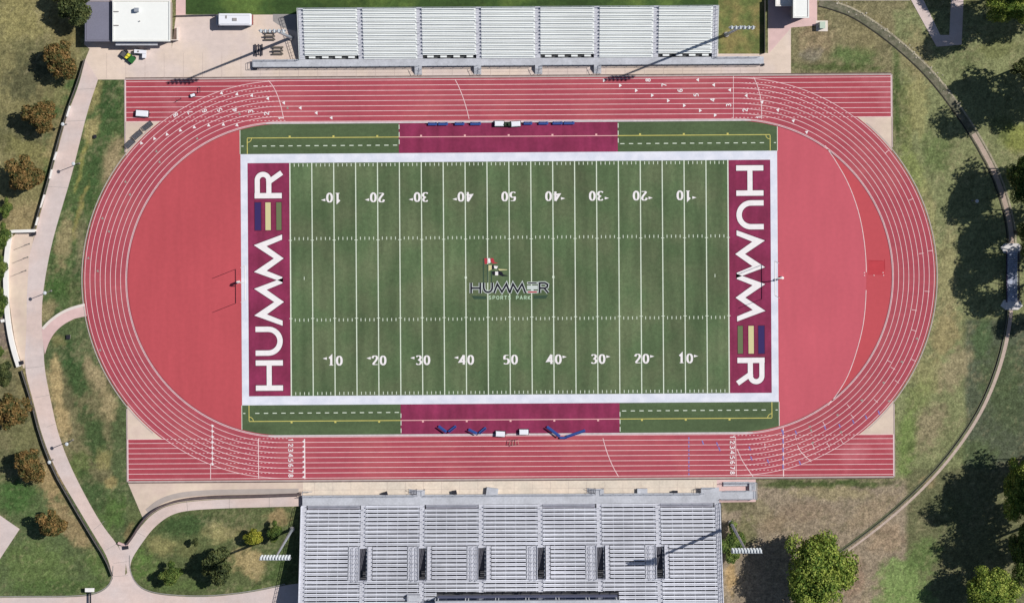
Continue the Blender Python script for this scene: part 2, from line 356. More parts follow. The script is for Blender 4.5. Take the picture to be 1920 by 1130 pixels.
at = t.nodes.new("ShaderNodeAttribute"); at.attribute_name = "lawn_colour"; cur = at.outputs[0]
geo = t.nodes.new("ShaderNodeNewGeometry")
for scl_, am in ((1.1, .22), (2.6, .34), (6.0, .30)):
    n = t.nodes.new("ShaderNodeTexNoise"); n.inputs["Scale"].default_value = scl_; n.inputs["Detail"].default_value = 4; t.links.new(geo.outputs["Position"], n.inputs["Vector"])
    mr = t.nodes.new("ShaderNodeMapRange"); mr.inputs[1].default_value = .28; mr.inputs[2].default_value = .72; mr.inputs[3].default_value = 1 - am; mr.inputs[4].default_value = 1 + am
    t.links.new(n.outputs[0], mr.inputs[0]); vm = t.nodes.new("ShaderNodeVectorMath"); vm.operation = 'SCALE'; t.links.new(cur, vm.inputs[0]); t.links.new(mr.outputs[0], vm.inputs["Scale"]); cur = vm.outputs[0]
t.links.new(cur, b.inputs["Base Color"])
n = t.nodes.new("ShaderNodeTexNoise"); n.inputs["Scale"].default_value = 2.2; n.inputs["Detail"].default_value = 5; t.links.new(geo.outputs["Position"], n.inputs["Vector"])
bp = t.nodes.new("ShaderNodeBump"); bp.inputs["Strength"].default_value = .5; bp.inputs["Distance"].default_value = .25; t.links.new(n.outputs[0], bp.inputs["Height"]); t.links.new(bp.outputs[0], b.inputs["Normal"])
me.materials.append(gm); tag(ground, kind='structure')

# ------------------------------------------------------------------ paths and paving
def slab(name, pts, m, z0=-.1, z1=.05, fn=A):
    mb = MB(); mb.prism([fn(*p) for p in pts], z0, z1); o = mb.build(name, m); return tag(o, kind='structure')
def smoothpts(pts, it=2, closed=False):
    for _ in range(it):
        q = [] if closed else [pts[0]]
        n = len(pts)
        for i in range(n if closed else n - 1):
            a, b = pts[i], pts[(i + 1) % n]
            q.append((a[0] * .75 + b[0] * .25, a[1] * .75 + b[1] * .25)); q.append((a[0] * .25 + b[0] * .75, a[1] * .25 + b[1] * .75))
        if not closed: q.append(pts[-1])
        pts = q
    return pts
cL = smoothpts([(160, 112), (148, 160), (126, 215), (110, 275), (95, 330), (80, 385), (68, 430)]) + smoothpts([(55, 480), (50, 560), (50, 620), (45, 690), (62, 750), (78, 815), (104, 880), (138, 938), (175, 1000), (203, 1045), (212, 1085)])
cR = smoothpts([(184, 149), (165, 205), (150, 265), (134, 330), (116, 390), (100, 445), (88, 500), (79, 560), (78, 610), (82, 650), (83, 690), (95, 750), (108, 810), (130, 870), (163, 935), (192, 985), (222, 1022), (236, 1055)])
slab("footpath", cL + [(205, 1100), (205, 1112), (232, 1112)] + cR[::-1], M_path)
slab("footpath", smoothpts([(222, 1022), (240, 1020), (262, 988), (290, 958), (330, 942), (400, 936), (480, 933), (568, 930)]) + [(568, 948)] + smoothpts([(500, 950), (420, 952), (350, 956), (318, 965), (288, 988), (264, 1020), (246, 1048), (243, 1070), (240, 1085)]) + [(236, 1056)], M_path, z1=.046)
slab("footpath", [(232, 1080)] + smoothpts([(243, 1068), (252, 1092), (272, 1108), (310, 1116), (380, 1119), (440, 1114), (490, 1106), (535, 1096), (568, 1092)]) + [(568, 1180), (-60, 1180)] + smoothpts([(-60, 1120), (60, 1119), (140, 1119), (180, 1114), (204, 1100), (212, 1082)]), M_path, z1=.054)
# kerb edge lines round the junction
mb = MB()
mb.stroke([A(*p) for p in smoothpts([(243, 1040), (243, 1066), (252, 1090), (272, 1106), (310, 1114), (380, 1117), (440, 1112), (490, 1104), (535, 1094)])], .18, .085)
mb.stroke([A(*p) for p in smoothpts([(-60, 1118), (60, 1117), (140, 1117), (180, 1112), (204, 1098), (211, 1080), (212, 1060)])], .18, .085)
tag(mb.build("kerb", M_grayc), kind='structure')
# expansion joints in the paths
mb = MB()
for a, b_ in (((95, 842), (124, 829)), ((176, 992), (196, 976)), ((200, 1030), (220, 1018)), ((88, 800), (104, 794)), ((66, 745), (93, 740)), ((48, 690), (82, 686)), ((120, 228), (160, 226)), ((145, 168), (178, 166)), ((90, 350), (128, 352)), ((213, 1055), (238, 1052)), ((212, 1080), (240, 1078)),
              ((352, 958), (350, 938)), ((430, 952), (430, 935)), ((505, 950), (505, 932)), ((273, 1005), (256, 997))):
    mb.stroke([A(*a), A(*b_)], .06, .062)
tag(mb.build("path_joint", M_grayc), kind='structure')
slab("entrance_court", smoothpts([(66, 432), (24, 434), (17, 480), (15, 540), (22, 600), (30, 650), (44, 690)], 1) + [(46, 690), (51, 620), (51, 560), (56, 480)], M_tan, z1=.043)
slab("branch_path", smoothpts([(78, 616), (92, 600), (112, 585), (135, 575), (161, 569)]) + [(163, 592)] + smoothpts([(140, 597), (120, 607), (103, 622), (92, 640), (84, 664)]) + [(82, 650)], M_pinkc, z1=.058)
mb = MB(); mb.stroke([A(*p) for p in smoothpts([(80, 616), (93, 602), (113, 587), (135, 577), (159, 571)])], .55, .075); tag(mb.build("branch_path_edge", M_pale), kind='structure')
# plaza top left
slab("plaza", [(168, 92), (158, 84), (158, -40), (322, -40), (322, 92), (330, 30), (348, 30), (348, 28), (398, 28), (560, 28), (1440, 100), (1440, -40), (1483, -40), (1483, 139.5), (960, 144.5), (236, 149.5), (183, 149.5), (160, 112)], M_conc, z1=.04)
slab("lawn_edge_path", [(330, -40), (348, -40), (348, 31), (330, 31)], M_pinkc, z1=.045)
slab("grass_patch", [(1347, -60), (1433, -60), (1433, 101), (1347, 101)], mat("patch_grass", (98, 108, 60), noise=[(.3, .2), (1.2, .2), (4, .2)], rgb2=(132, 122, 76), mixscale=.25, mixlo=.42, mixhi=.62), z1=.06)
slab("grass_patch", [(350, -60), (1347, -60), (1347, 30), (560, 30), (540, 27), (350, 26)], mat("lawn_grass", (58, 82, 40), noise=[(.12, .3), (1.2, .2), (4, .2)], rgb2=(96, 116, 56), mixscale=.1, mixlo=.5, mixhi=.7), z1=.06)
slab("gravel_patch", [(512, 27), (560, 27), (560, 60), (530, 52), (512, 40)], M_grayc, z1=.066)
slab("paving", [(1442, -40), (1532, -40), (1532, 48), (1484, 52), (1442, 100)], M_pinkc, z1=.048)
slab("paving", [(1530, 39), (1552, 39), (1552, 59), (1530, 59)], M_pale, z1=.06)
slab("sidewalk", [(1530, -40), (1705, -40), (1706, 1), (1530, 1)], M_pale, z1=.052)
slab("sidewalk", [(1686, -40), (1756, 88), (1803, 84), (1808, -40), (1785, -40), (1780, 66), (1763, 66), (1712, -40)], M_path, z1=.056)
slab("corner_slab", [(-40, 938), (37, 991), (-10, 1062), (-40, 1062)], M_path, z1=.1)
slab("apron", [(568, 902.5), (1344, 897), (1344, 925), (568, 930)], M_apron, z1=.05)
slab("apron", [(1344, 897), (1417, 896), (1417, 940), (1344, 941)], M_pinkc, z1=.046)
slab("lower_terrace", [(240, 905), (568, 902.5), (568, 930)] + smoothpts([(480, 933), (400, 935), (330, 941), (292, 956), (270, 976)]) , M_tan, z1=.042)
mb = MB(); mb.stroke([A(*p) for p in smoothpts([(276, 958), (300, 938), (340, 926), (400, 922), (480, 921), (560, 920)])], 1.1, .07); tag(mb.build("terrace_strip", mat("terrace_grey", (176, 166, 160), noise=CON)), kind='structure')
slab("stand_footing", [(563, 926), (1352, 922), (1358, 1180), (558, 1180)], mat("footing_shade_grey", (84, 84, 88), noise=[(1, .2)]), z1=.03)  # shade under the stands is put into this dark footing colour
slab("stand_footing", [(562, 20), (1344, 16), (1343, 110), (562, 113)], mat("footing_shade_grey", (84, 84, 88)), z1=.075)
# concrete joints on plaza and apron
mb = MB()
for x in range(200, 1440, 36):
    mb.stroke([A(x, 128 if x > 475 else 100), A(x, 147)], .04, .058)
for x in range(590, 1340, 34): mb.stroke([A(x, 902), A(x, 925)], .04, .064)
mb.stroke([A(475, 138), A(1430, 132)], .05, .06)
mb.stroke([A(568, 918), A(1344, 913)], .05, .066)
tag(mb.build("paving_joint", mat("joint_grey", (178, 162, 156))), kind='structure')

# dirt trail and ditch
trail_top = smoothpts([(1536, 4), (1560, 10), (1600, 24), (1640, 50), (1680, 80), (1725, 120), (1760, 158), (1795, 205), (1822, 245), (1848, 290), (1868, 330), (1885, 380), (1896, 430), (1897, 470)])
def ribbon(name, pts, w, m, z, lo=0, hi=None):
    mb = MB(); mb.stroke([A(*p) for p in pts], w, z); return tag(mb.build(name, m), kind='structure')
def offs(pts, d):
    o = []
    for i, p in enumerate(pts):
        a = pts[max(0, i - 1)]; c = pts[min(len(pts) - 1, i + 1)]; dx, dy = c[0] - a[0], c[1] - a[1]; l = math.hypot(dx, dy) or 1
        o.append((p[0] - dy / l * d, p[1] + dx / l * d))
    return o
ribbon("ditch", trail_top, 1.7, M_ditch, .03)
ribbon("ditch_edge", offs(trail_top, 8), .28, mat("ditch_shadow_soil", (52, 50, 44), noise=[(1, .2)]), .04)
ribbon("ditch_edge", offs(trail_top, -8)[6:], .35, mat("ditch_bank_stone", (160, 152, 130), noise=[(1, .3), (4, .3)]), .045)
trail_low = smoothpts([(1897, 566), (1893, 610), (1882, 665), (1862, 725), (1836, 780), (1800, 835), (1757, 888), (1705, 940), (1655, 983), (1600, 1025), (1560, 1052)])
ribbon("dirt_trail", trail_low, [.85 - .5 * i / (len(trail_low) - 1) for i in range(len(trail_low))], mat("pale_trail", (188, 170, 158), noise=[(.5, .1), (4, .16)]), .035)
ribbon("dirt_trail", trail_top[34:], 1.0, M_dirt, .05)
ribbon("trail_verge", offs(trail_low, 8), .7, mat("verge_grass", (92, 96, 72), noise=[(1, .2), (4, .2)]), .025)

# ------------------------------------------------------------------ running track
CU = 424.3; RIN = 295.5; LW = 9.56; ROUT = 375.0; UE = 718.0
def oval(r, n=48):
    p = []
    for i in range(n + 1):
        a = -math.pi / 2 + math.pi * i / n; p.append(F(CU + r * math.cos(a), r * math.sin(a)))
    for i in range(n + 1):
        a = math.pi / 2 + math.pi * i / n; p.append(F(-CU + r * math.cos(a), r * math.sin(a)))
    return p
mb = MB()
a, b_ = oval(291.5, 64), oval(ROUT, 64); n = len(a)
mb.add([(p[0], p[1], .06) for p in a] + [(p[0], p[1], .06) for p in b_], [(i, (i + 1) % n, n + (i + 1) % n, n + i)[::-1] for i in range(n)])
track = mb.build("running_track", M_track); tag(track, kind='structure')
def arc_pts(sgu, sgv, v_from, r=ROUT, v_to=None, n=24):     # along circle r from |v|=v_from to |v|=v_to
    v_to = r if v_to is None else v_to
    out = []
    for i in range(n + 1):
        v = v_from + (v_to - v_from) * (1 - (1 - i / n) ** 2 if v_to > v_from else (i / n))
        v = min(v, r); out.append((sgu * (CU + math.sqrt(max(0, r * r - v * v))), sgv * v))
    return out
for su in (-1, 1):
    for sv in (-1, 1):
        mb = MB(); mb.poly([F(su * UE, sv * ROUT), F(su * UE, sv * 298)] + [F(*p) for p in arc_pts(su, sv, 298)], .06)
        tag(mb.build("track_chute", M_chute), kind='structure')
        mb = MB(); vv0 = math.sqrt(ROUT ** 2 - (UE - CU) ** 2)
        mb.poly([F(su * UE, sv * 298), F(su * UE, sv * vv0)] + [F(*p) for p in arc_pts(su, sv, vv0, v_to=298)], .05)
        tag(mb.build("corner_paving", M_tan), kind='structure')
# lane lines
mb = MB()
for k in range(9):
    mb.stroke(oval(RIN + k * LW, 96), .105, .078, closed=True)
mb.build("lane_lines", M_lane, track)
mb = MB()
for su in (-1, 1):
    for sv in (-1, 1):
        for k in range(0, 9):
            v = RIN + k * LW + (2 if k == 0 else 0)
            us = CU + math.sqrt(max(0, 372 ** 2 - v * v))
            mb.stroke([F(su * us, sv * v), F(su * UE, sv * v)], .10, .083)
            u = CU - (10 if k % 2 else 0) - 6
            if k < 8:
                while u < us - 4:
                    mb.stroke([F(su * u, sv * v), F(su * (u + 3.2), sv * v)], .10, .084); u += 7.2
        mb.stroke([F(su * (UE - .5), sv * (ROUT - .2)), F(su * (UE - .5), sv * 297)], .16, .088)
mb.build("chute_lines", M_lane, track)
# inner kerb
mb = MB()
p1, p2 = oval(291, 96), oval(294.6, 96); n = len(p1)
# straights get a wide pale gutter, bends a thin one
for sv in (-1, 1):
    mb.fbox(-CU - 30, CU + 30, sv * 291.2, sv * 294.4, .0, .11)
for su in (-1, 1):
    arc = [F(su * (CU + 293.6 * math.cos(t)), 293.6 * math.sin(t)) for t in np.linspace(-1.57, 1.57, 80)]
    mb.stroke(arc, .12, .10)
tag(mb.build("track_kerb", mat("kerb_light", (206, 196, 198), noise=[(1, .08), (.4, .08, (4, .3, 1))])), kind='structure')
mb = MB()
for su in (-1, 1):
    arc = [F(su * (CU + 377.5 * math.cos(t)), 377.5 * math.sin(t)) for t in np.linspace(-.86, .86, 80)]
    mb.stroke(arc, .22, .07)
    for sv in (-1, 1):
        mb.fbox(su * (UE + .2), su * (UE + 2.2), sv * 240, sv * 377, -.05, .10)
mb.fbox(-UE, UE, -378, -375.4, -.05, .09); mb.fbox(-UE, UE, 375.4, 378, -.05, .09)
tag(mb.build("track_edging", mat("edging_concrete", (184, 168, 164), noise=[(1, .1)])), kind='structure')
# dark seam just outside the edging
mb = MB(); mb.fquad(-UE, UE, -380, -378.1, .055); mb.fquad(-UE, UE, 378.1, 380, .06); tag(mb.build("drain_slot", mat("drain_dark", (104, 88, 84), noise=[(1, .3)])), kind='structure')

# glyph strokes -----------------------------------------------------
G = {'1': [[(1.0, 7.6), (3.2, 9.7), (3.2, 0)]],
     '2': [[(.6, 7.4), (1.1, 9.2), (3, 10), (5, 9.2), (5.4, 7.2), (4, 4.6), (.5, .6), (6, .6)]],
     '3': [[(.6, 8.6), (2.4, 9.8), (4.8, 9.2), (5.2, 7), (3.6, 5.4), (2.2, 5.2)], [(2.6, 5.1), (4.6, 4.6), (5.7, 2.9), (4.6, .7), (2.4, .1), (.4, 1.2)]],
     '4': [[(4.4, 0), (4.4, 10)], [(4.4, 9.9), (.3, 3.0), (6.2, 3.0)]],
     '5': [[(5.4, 9.5), (1.3, 9.5), (.9, 5.2), (2.6, 6), (4.6, 5.6), (5.7, 3.4), (4.8, .9), (2.6, .1), (.4, 1.0)]],
     '6': [[(5.2, 9), (3.4, 9.8), (1.4, 8.2), (.6, 4.6), (1.2, 1.2), (3.2, .2), (5.2, 1.2), (5.5, 3.6), (4.2, 5.6), (2.2, 5.4), (1.0, 3.9)]],
     '7': [[(.3, 9.4), (5.7, 9.4), (2.4, 0)]],
     '8': [[(3, 5.3), (1, 6.4), (.9, 8.6), (3, 9.9), (5.1, 8.6), (5, 6.4), (3, 5.2)], [(3, 5.1), (.6, 3.9), (.5, 1.4), (3, .1), (5.5, 1.4), (5.4, 3.9), (3, 5.0)]],
     '0': [[(3, 0.1), (1.0, 1.6), (.5, 5), (1.0, 8.4), (3, 9.9), (5, 8.4), (5.5, 5), (5, 1.6), (3.1, .1)]],
     'S': [[(5.4, 8.4), (3, 9.7), (.8, 8.2), (1.2, 5.8), (4.8, 4.4), (5.4, 2), (3, .2), (.4, 1.6)]],
     'P': [[(.8, 0), (.8, 9.6)], [(.8, 9.6), (4, 9.6), (5.5, 8), (5.3, 5.8), (3.8, 4.6), (.8, 4.6)]],
     'O': [[(3, .2), (.6, 2), (.4, 5), (.6, 8), (3, 9.8), (5.4, 8), (5.6, 5), (5.4, 2), (3.1, .2)]],
     'R': [[(.8, 0), (.8, 9.6)], [(.8, 9.6), (4, 9.6), (5.5, 8), (5.3, 5.8), (3.8, 4.6), (.8, 4.6)], [(3, 4.6), (5.6, 0)]],
     'T': [[(.2, 9.4), (5.8, 9.4)], [(3, 9.4), (3, 0)]],
     'A': [[(.2, 0), (3, 9.8), (5.8, 0)], [(1.2, 3.2), (4.8, 3.2)]],
     'K': [[(.8, 0), (.8, 9.8)], [(5.6, 9.8), (1.2, 4.4), (5.8, 0)]]}
SHARP = set('147TAK')
def glyph(mb, ch, fn, w, z, scale, contrast=0.0, sharp=None):
    """fn maps glyph units (x 0..6, y 0..10) to metres; w stroke width in metres"""
    for k, st in enumerate(G[ch]):
        pts = st if (ch in SHARP or len(st) < 4) else smoothpts(st, 2)
        if contrast:
            ww = []
            for i in range(len(pts)):
                a = pts[max(0, i - 1)]; b2 = pts[min(len(pts) - 1, i + 1)]; d = math.hypot(b2[0] - a[0], b2[1] - a[1]) or 1
                vert = abs(b2[1] - a[1]) / d; ww.append(w * (1 - contrast + contrast * vert))
        else: ww = w
        mb.stroke([fn(*p) for p in pts], ww, z + .004 * k, dz=.0006)
        if contrast and ch in '14':
            pass

# ------------------------------------------------------------------ infield
def inner_v(u, r=291.2):
    du = max(0.0, abs(u) - CU); return math.sqrt(r * r - du * du)
UF = 503.0
for su, m in ((-1, M_dleft), (1, M_dright)):
    v0 = inner_v(UF); a0 = math.asin(v0 / 291.2)
    mb = MB(); mb.poly([F(su * (CU + 291.2 * math.cos(t)), 291.2 * math.sin(t)) for t in np.linspace(-a0, a0, 70)], .065)
    tag(mb.build("infield_surface", m), kind='structure')
# deeper red crescent on the right
pts_out = []
ctrl = smoothpts([(1547, 273), (1566, 300), (1592, 345), (1612, 402), (1622, 460), (1625, 516), (1622, 590), (1612, 640), (1592, 702), (1570, 738), (1553, 759)])
def cen(px, py):
    dx, dy = px - FX, py - FY; return dx - dy * TH, dy + dx * TH
t0 = math.atan2(*reversed([cen(1547, 273)[0] - CU, cen(1547, 273)[1]])); t1 = math.atan2(cen(1553, 759)[1], cen(1553, 759)[0] - CU)
mb = MB(); nC = len(ctrl); tt = np.linspace(t0, t1, nC)
qi = [A(*p) for p in ctrl]; qo = [F(CU + 291 * math.cos(t), 291 * math.sin(t)) for t in tt]
mb.add([(p[0], p[1], .075) for p in qi] + [(p[0], p[1], .075) for p in qo], [(i, i + 1, nC + i + 1, nC + i) for i in range(nC - 1)])
dz_ = mb.build("infield_crescent", M_ddeep); tag(dz_, kind='structure')
mb = MB(); mb.stroke([A(*p) for p in ctrl[:int(len(ctrl) * .50)]], .14, .10); mb.stroke([A(*p) for p in ctrl[int(len(ctrl) * .53):]], .14, .10)
mb.build("crescent_line", M_lane, dz_)
mb = MB(); mb.poly([A(1628, 489), A(1659, 489), A(1659, 515), A(1628, 515)], .085); mb.build("pit_cover", mat("pit_red", (188, 66, 74), noise=[(1, .06)]), dz_)
mb = MB()
mb.stroke([A(1626, 488), A(1655, 489)], .12, .093); mb.stroke([A(1658, 486), A(1659, 506)], .14, .095)
mb.build("pit_frame", mat("pit_red_frame", (172, 52, 62)), dz_)
mb = MB()
for x, y in ((1624, 511), (1624, 516), (1642, 516), (1659, 511), (1660, 516)): mb.fbox(x - FX - 3.4 - .9, x - FX - 3.4 + .9, y - FY + 4.5 - .9, y - FY + 4.5 + .9, .07, .14)
mb.build("pit_bolt", M_lane, dz_)
# turf: whole middle field
mb = MB(); top = [F(u, -inner_v(u)) for u in np.linspace(-UF, UF, 80)]; bot = [F(u, inner_v(u)) for u in np.linspace(UF, -UF, 80)]
half = lambda lst: lst
side_n = [F(u, -inner_v(u)) for u in np.linspace(-UF, UF, 80)] + [F(UF, -235), F(-UF, -235)]
side_s = [F(u, inner_v(u)) for u in np.linspace(-UF, UF, 80)] + [F(UF, 235), F(-UF, 235)]
mb.poly(side_n, .07); mb.poly(side_s, .07)
sl = mb.build("sideline_turf", M_turf2); tag(sl, kind='structure')
mb = MB(); mb.fquad(-UF, UF, -235, 235, .07); field = mb.build("football_field", M_turf); tag(field, kind='structure')
mb = MB(); mb.fquad(-206, 204.5, -291, -235.2, .082); mb.fquad(-206, 204.5, 235.2, 291, .082); mb.build("team_box_turf", M_maroon, field)
mb = MB()
for s in (-1, 1): mb.fquad(s * 411, s * 490, -218, 218, .082)
mb.build("end_zone_turf", M_maroon, field)
mb = MB()
mb.fquad(-UF, UF, -235, -218.2, .092); mb.fquad(-UF, UF, 218.2, 235, .092); mb.fquad(-UF, -490, -218.2, 218.2, .092); mb.fquad(490, UF, -218.2, 218.2, .092)
mb.build("border", M_white, field)
# yard lines
mb = MB()
for i in range(-10, 11):
    u = i * 41.05; w = 1.9 if abs(i) < 10 else 2.2
    mb.fquad(u - w / 2, u + w / 2, -218, 218, .094)
mb.build("yard_line", M_line, field)
mb = MB()
for i in range(-50, 51):
    u = i * 8.21
    if i % 5 == 0:
        for v in (-73.2, 73.2): mb.fquad(u - 3, u + 3, v - .6, v + .6, .099)
        continue
    if abs(i) >= 50: continue
    for v0, v1 in ((-216.5, -211), (211, 216.5), (-79, -73.4), (73.4, 79)): mb.fquad(u - .65, u + .65, v0, v1, .096)
for u in (-385, 385): mb.fquad(u - .6, u + .6, -5, 1, .096)
for u in (-82, 82): mb.fquad(u - 2, u + 2, -3.4, .6, .099)
mb.build("hash_marks", M_line, field)
# yard numbers
mb = MB()
K = 17.5 / 10
def put_num(u, txt, vtop, flip, arrow):
    # flip=False: reads upright in the photo; numbers straddle the yard line
    sg = -1 if flip else 1
    for j, ch in enumerate(txt):
        ox = (-13.2 if j == 0 else 2.2)
        def fn(x, y, ox=ox): return F(u + sg * (ox + x * 1.80), vtop + sg * (8.75 - y * K))
        glyph(mb, ch, fn, .46, .104, K, contrast=.72)
        if ch == '1': mb.stroke([fn(1.2, .3), fn(5.2, .3)], .14, .109)
    if arrow:
        d = arrow
        av = vtop + sg * (-4.2)
        mb.poly([F(u + d * 15.6, av - 2.5), F(u + d * 15.6, av + 2.5), F(u + d * 23.5, av)], .104)
for i, t_ in ((-4, '10'), (-3, '20'), (-2, '30'), (-1, '40'), (0, '50'), (1, '40'), (2, '30'), (3, '20'), (4, '10')):
    d = (i > 0) - (i < 0)
    put_num(i * 82.1 + .5, t_, 152.5, False, d)
    put_num(i * 82.1 - .5, t_, -152.5, True, d)
mb.build("yard_number", M_glyph, field)

# end zone lettering (word coordinates: s along word 0..413, t height 0..51)
def letter_polys():
    out = []
    def rect(s0, s1, t0, t1): return ('p', [(s0, t0), (s1, t0), (s1, t1), (s0, t1)])
    Mp = lambda s0: ('p', [(s0 - 19.5, 0), (s0, 53), (s0 + 25, 15.5), (s0 + 50, 53), (s0 + 69.5, 0), (s0 + 60, 0), (s0 + 48, 29.5), (s0 + 25, -2.7), (s0 + 2, 29.5), (s0 - 10, 0)])
    H = [rect(0, 10, 0, 51), rect(47, 57, 0, 51), rect(10, 47, 21, 30.5)]
    u = [(70.5, 51)] + [(92.8 - 22.3 * math.cos(a), 27.3 - 22.3 * math.sin(a)) for a in np.linspace(0, math.pi, 20)] + [(115.1, 51)]
    rb = [(367, 45.8), (393, 45.8)] + [(394 + 11 * math.sin(a), 35 + 10.8 * math.cos(a)) for a in np.linspace(.15, math.pi - .15, 14)] + [(392, 24.2), (367, 24.2)]
    return [('H', H), ('U', [('s', u, 10)]), ('M', [Mp(141)]), ('M', [Mp(222.6)]), ('R', [rect(360, 370, 0, 51), ('s', rb, 9.5), ('s', [(389, 27), (408, 0)], 9.5)])]
LP = letter_polys()
BARS = [((300.5, 352.5, 39.5, 51), M_navy), ((300.5, 352.5, 21, 31), M_cream), ((300.5, 352.5, 1, 10.5), M_olive)]
for sg, nm in ((1, "left"), (-1, "right")):
    def EZ(s, t, sg=sg): return F(sg * (-426 - t), sg * (208 - s))
    for name, parts in LP:
        mb = MB(); mo = MB()
        for k, p in enumerate(parts):
            z = .098 + .003 * k
            if p[0] == 'p': mb.poly([EZ(*q) for q in p[1]], z)
            else: mb.stroke([EZ(*q) for q in p[1]], p[2] * S, z)
            # dark outline beneath
            if p[0] == 'p': mo.stroke([EZ(*q) for q in p[1]], 2.6 * S, .087 + .0015 * k, closed=True)
            else: mo.stroke([EZ(*q) for q in p[1]], (p[2] + 2.4) * S, .087 + .0015 * k)
        mb.build("end_zone_letter", M_glyph, field)
        mo.build("letter_outline", mat("letter_edge", (92, 30, 56)), field)
    for (s0, s1, t0_, t1_), m in BARS:
        mb = MB(); mb.poly([EZ(s0, t0_), EZ(s1, t0_), EZ(s1, t1_), EZ(s0, t1_)], .098); mb.build("end_zone_letter_bar", m, field)
        mb = MB(); mb.poly([EZ(s0 - 1.2, t0_ - 1.2), EZ(s1 + 1.2, t0_ - 1.2), EZ(s1 + 1.2, t1_ + 1.2), EZ(s0 - 1.2, t1_ + 1.2)], .088); mb.build("letter_outline", mat("letter_edge", (92, 30, 56)), field)

# centre logo
def CL(s, t): return A(882 + s * .3565, 549.6 - t * .385 - (s * .3565) * .0066)
CLP = [[(4, 0), (4, 51)], [(52, 0), (52, 51)], [(4, 25), (52, 25)],
       [(70, 51), (70, 27)] + [(92.8 - 22.3 * math.cos(a), 27 - 22 * math.sin(a)) for a in np.linspace(0.05, math.pi - .05, 14)] + [(115, 51)],
       [(124, 0), (142, 44), (166, 6), (190, 44), (207, 0)], [(207, 0), (224, 44), (248, 6), (272, 44), (290, 0)],
       [(364, 0), (364, 48), (392, 48), (406, 40), (404, 28), (392, 23), (364, 23)], [(388, 23), (409, 0)]]
mb = MB(); mk = MB()
for k, p in enumerate(CLP):
    q_ = [CL(*x) for x in p]
    mb.stroke(q_, .66, .102 + .0015 * k, dz=.0002); mk.stroke(q_, .37, .120 + .0015 * k, dz=.0002)
mb.poly([CL(298, 17), CL(354, 17), CL(354, 36), CL(298, 36)], .104); mb.poly([CL(298, -2), CL(354, -2), CL(354, 10.5), CL(298, 10.5)], .105); mb.poly([CL(298, 42), CL(354, 42), CL(354, 54), CL(298, 54)], .106)
mb.poly([CL(318, 10), CL(332, 10), CL(332, 17.5), CL(318, 17.5)], .107)
mk.poly([CL(302, 45), CL(349, 45), CL(349, 51), CL(302, 51)], .124)
mb.build("logo_outline", mat("logo_white", (196, 204, 200)), field); mk.build("logo_lettering", M_black, field)
mb = MB(); mb.poly([CL(302, 1), CL(350, 1), CL(350, 7.5), CL(302, 7.5)], .124); mb.build("logo_red_bar", M_redp, field)
mb = MB()
for k, ch in enumerate("SPORTS PARK"):
    if ch == ' ': continue
    x0 = 916 + k * 7.35
    glyph(mb, ch, lambda x, y, x0=x0: A(x0 + x * .86, 561 - y * .66), .15, .11, .66)
mb.build("logo_lettering", M_mint, field)
mb = MB()
mb.poly([A(884, 554), A(912, 555), A(912, 560.5), A(889, 560.5)], .101); mb.poly([A(1001, 554), A(1028, 553), A(1023, 559.5), A(1001, 560)], .101); mb.build("logo_side_bar", M_dgreen, field)
def pq(m, name, *polys, z=.106):
    mb = MB()
    for k, p in enumerate(polys): mb.poly([A(*x) for x in p], z + .001 * k)
    mb.build(name, m, field)
pq(M_redp, "logo_emblem", [(908, 484), (914, 484), (914, 494), (909, 495)], [(919, 484), (925, 484), (927, 489), (925, 495), (921, 491)], [(926, 491), (934, 493), (926, 494)])
pq(M_glyph, "logo_emblem", [(914.5, 484), (919, 484), (920, 492), (916, 494)], [(926, 498), (934, 499), (931, 504), (927, 503)], [(928.5, 509), (934, 509), (934, 516), (928.5, 516)])
pq(M_cream, "logo_emblem", [(916, 497), (922, 497), (922, 505), (916, 508)], [(934, 504), (951, 505), (951, 506), (936, 507)])
pq(M_black, "logo_emblem", [(922, 497), (926, 496), (926, 504), (922, 505)], [(934, 507), (942, 510), (943, 514), (953, 517), (942, 518), (934, 514)], [(922, 509), (928, 508), (928, 515), (924, 516)])
pq(M_dgreen, "logo_emblem", [(905.5, 484), (907.5, 484), (907.5, 530), (905.5, 530)], [(913.4, 495), (915.2, 495), (915.2, 530), (913.4, 530)], [(920.5, 508), (922.5, 508), (922.5, 530), (920.5, 530)], z=.102)

# sideline markings: yellow touchlines, dashed white lines
mb = MB(); mp = MB(); md = MB(); mt = MB()
for sv in (-1, 1):
    for u0, u1, tgt in ((-490, -206, mb), (204.5, 490, mb), (-206, 204.5, mp)): tgt.fquad(u0, u1, sv * 264.5, sv * 265.9, .098)
    for su in (-1, 1):
        mb.fquad(su * 489.4, su * 490.8, sv * 235.2, sv * 264.4, .098)
        mb.stroke([F(su * (490 - 8 * math.cos(t)), sv * (265 - 8 * math.sin(t))) for t in np.linspace(0, 1.57, 8)], .13, .101)
        md.fquad(su * 205.6, su * 204.4, sv * 250, sv * 290.5, .102) if False else None
        for j in range(3): md.fquad(su * 204.6, su * 206, sv * (252 + 14 * j), sv * (260.5 + 14 * j), .102)
        u = 209.0
        while u < 486: md.fquad(su * u, su * (u + 8), sv * 249.3, sv * 250.9, .102); u += 16.35
        md.fquad(su * 497, su * 501, sv * 249.3, sv * 250.9, .102)
        md.fquad(su * UF, su * (UF + 1.2), sv * 235, sv * inner_v(UF), .102)
    for i in range(-5, 6):
        u = i * 82.1
        (mp if abs(u) < 205 else mb).fquad(u - 1.8, u + 1.8, sv * 266.1, sv * 269, .099)
mb.build("touchline", M_yellow, field); mp.build("touchline", M_pinkl, field); md.build("dashed_line", M_line, field)

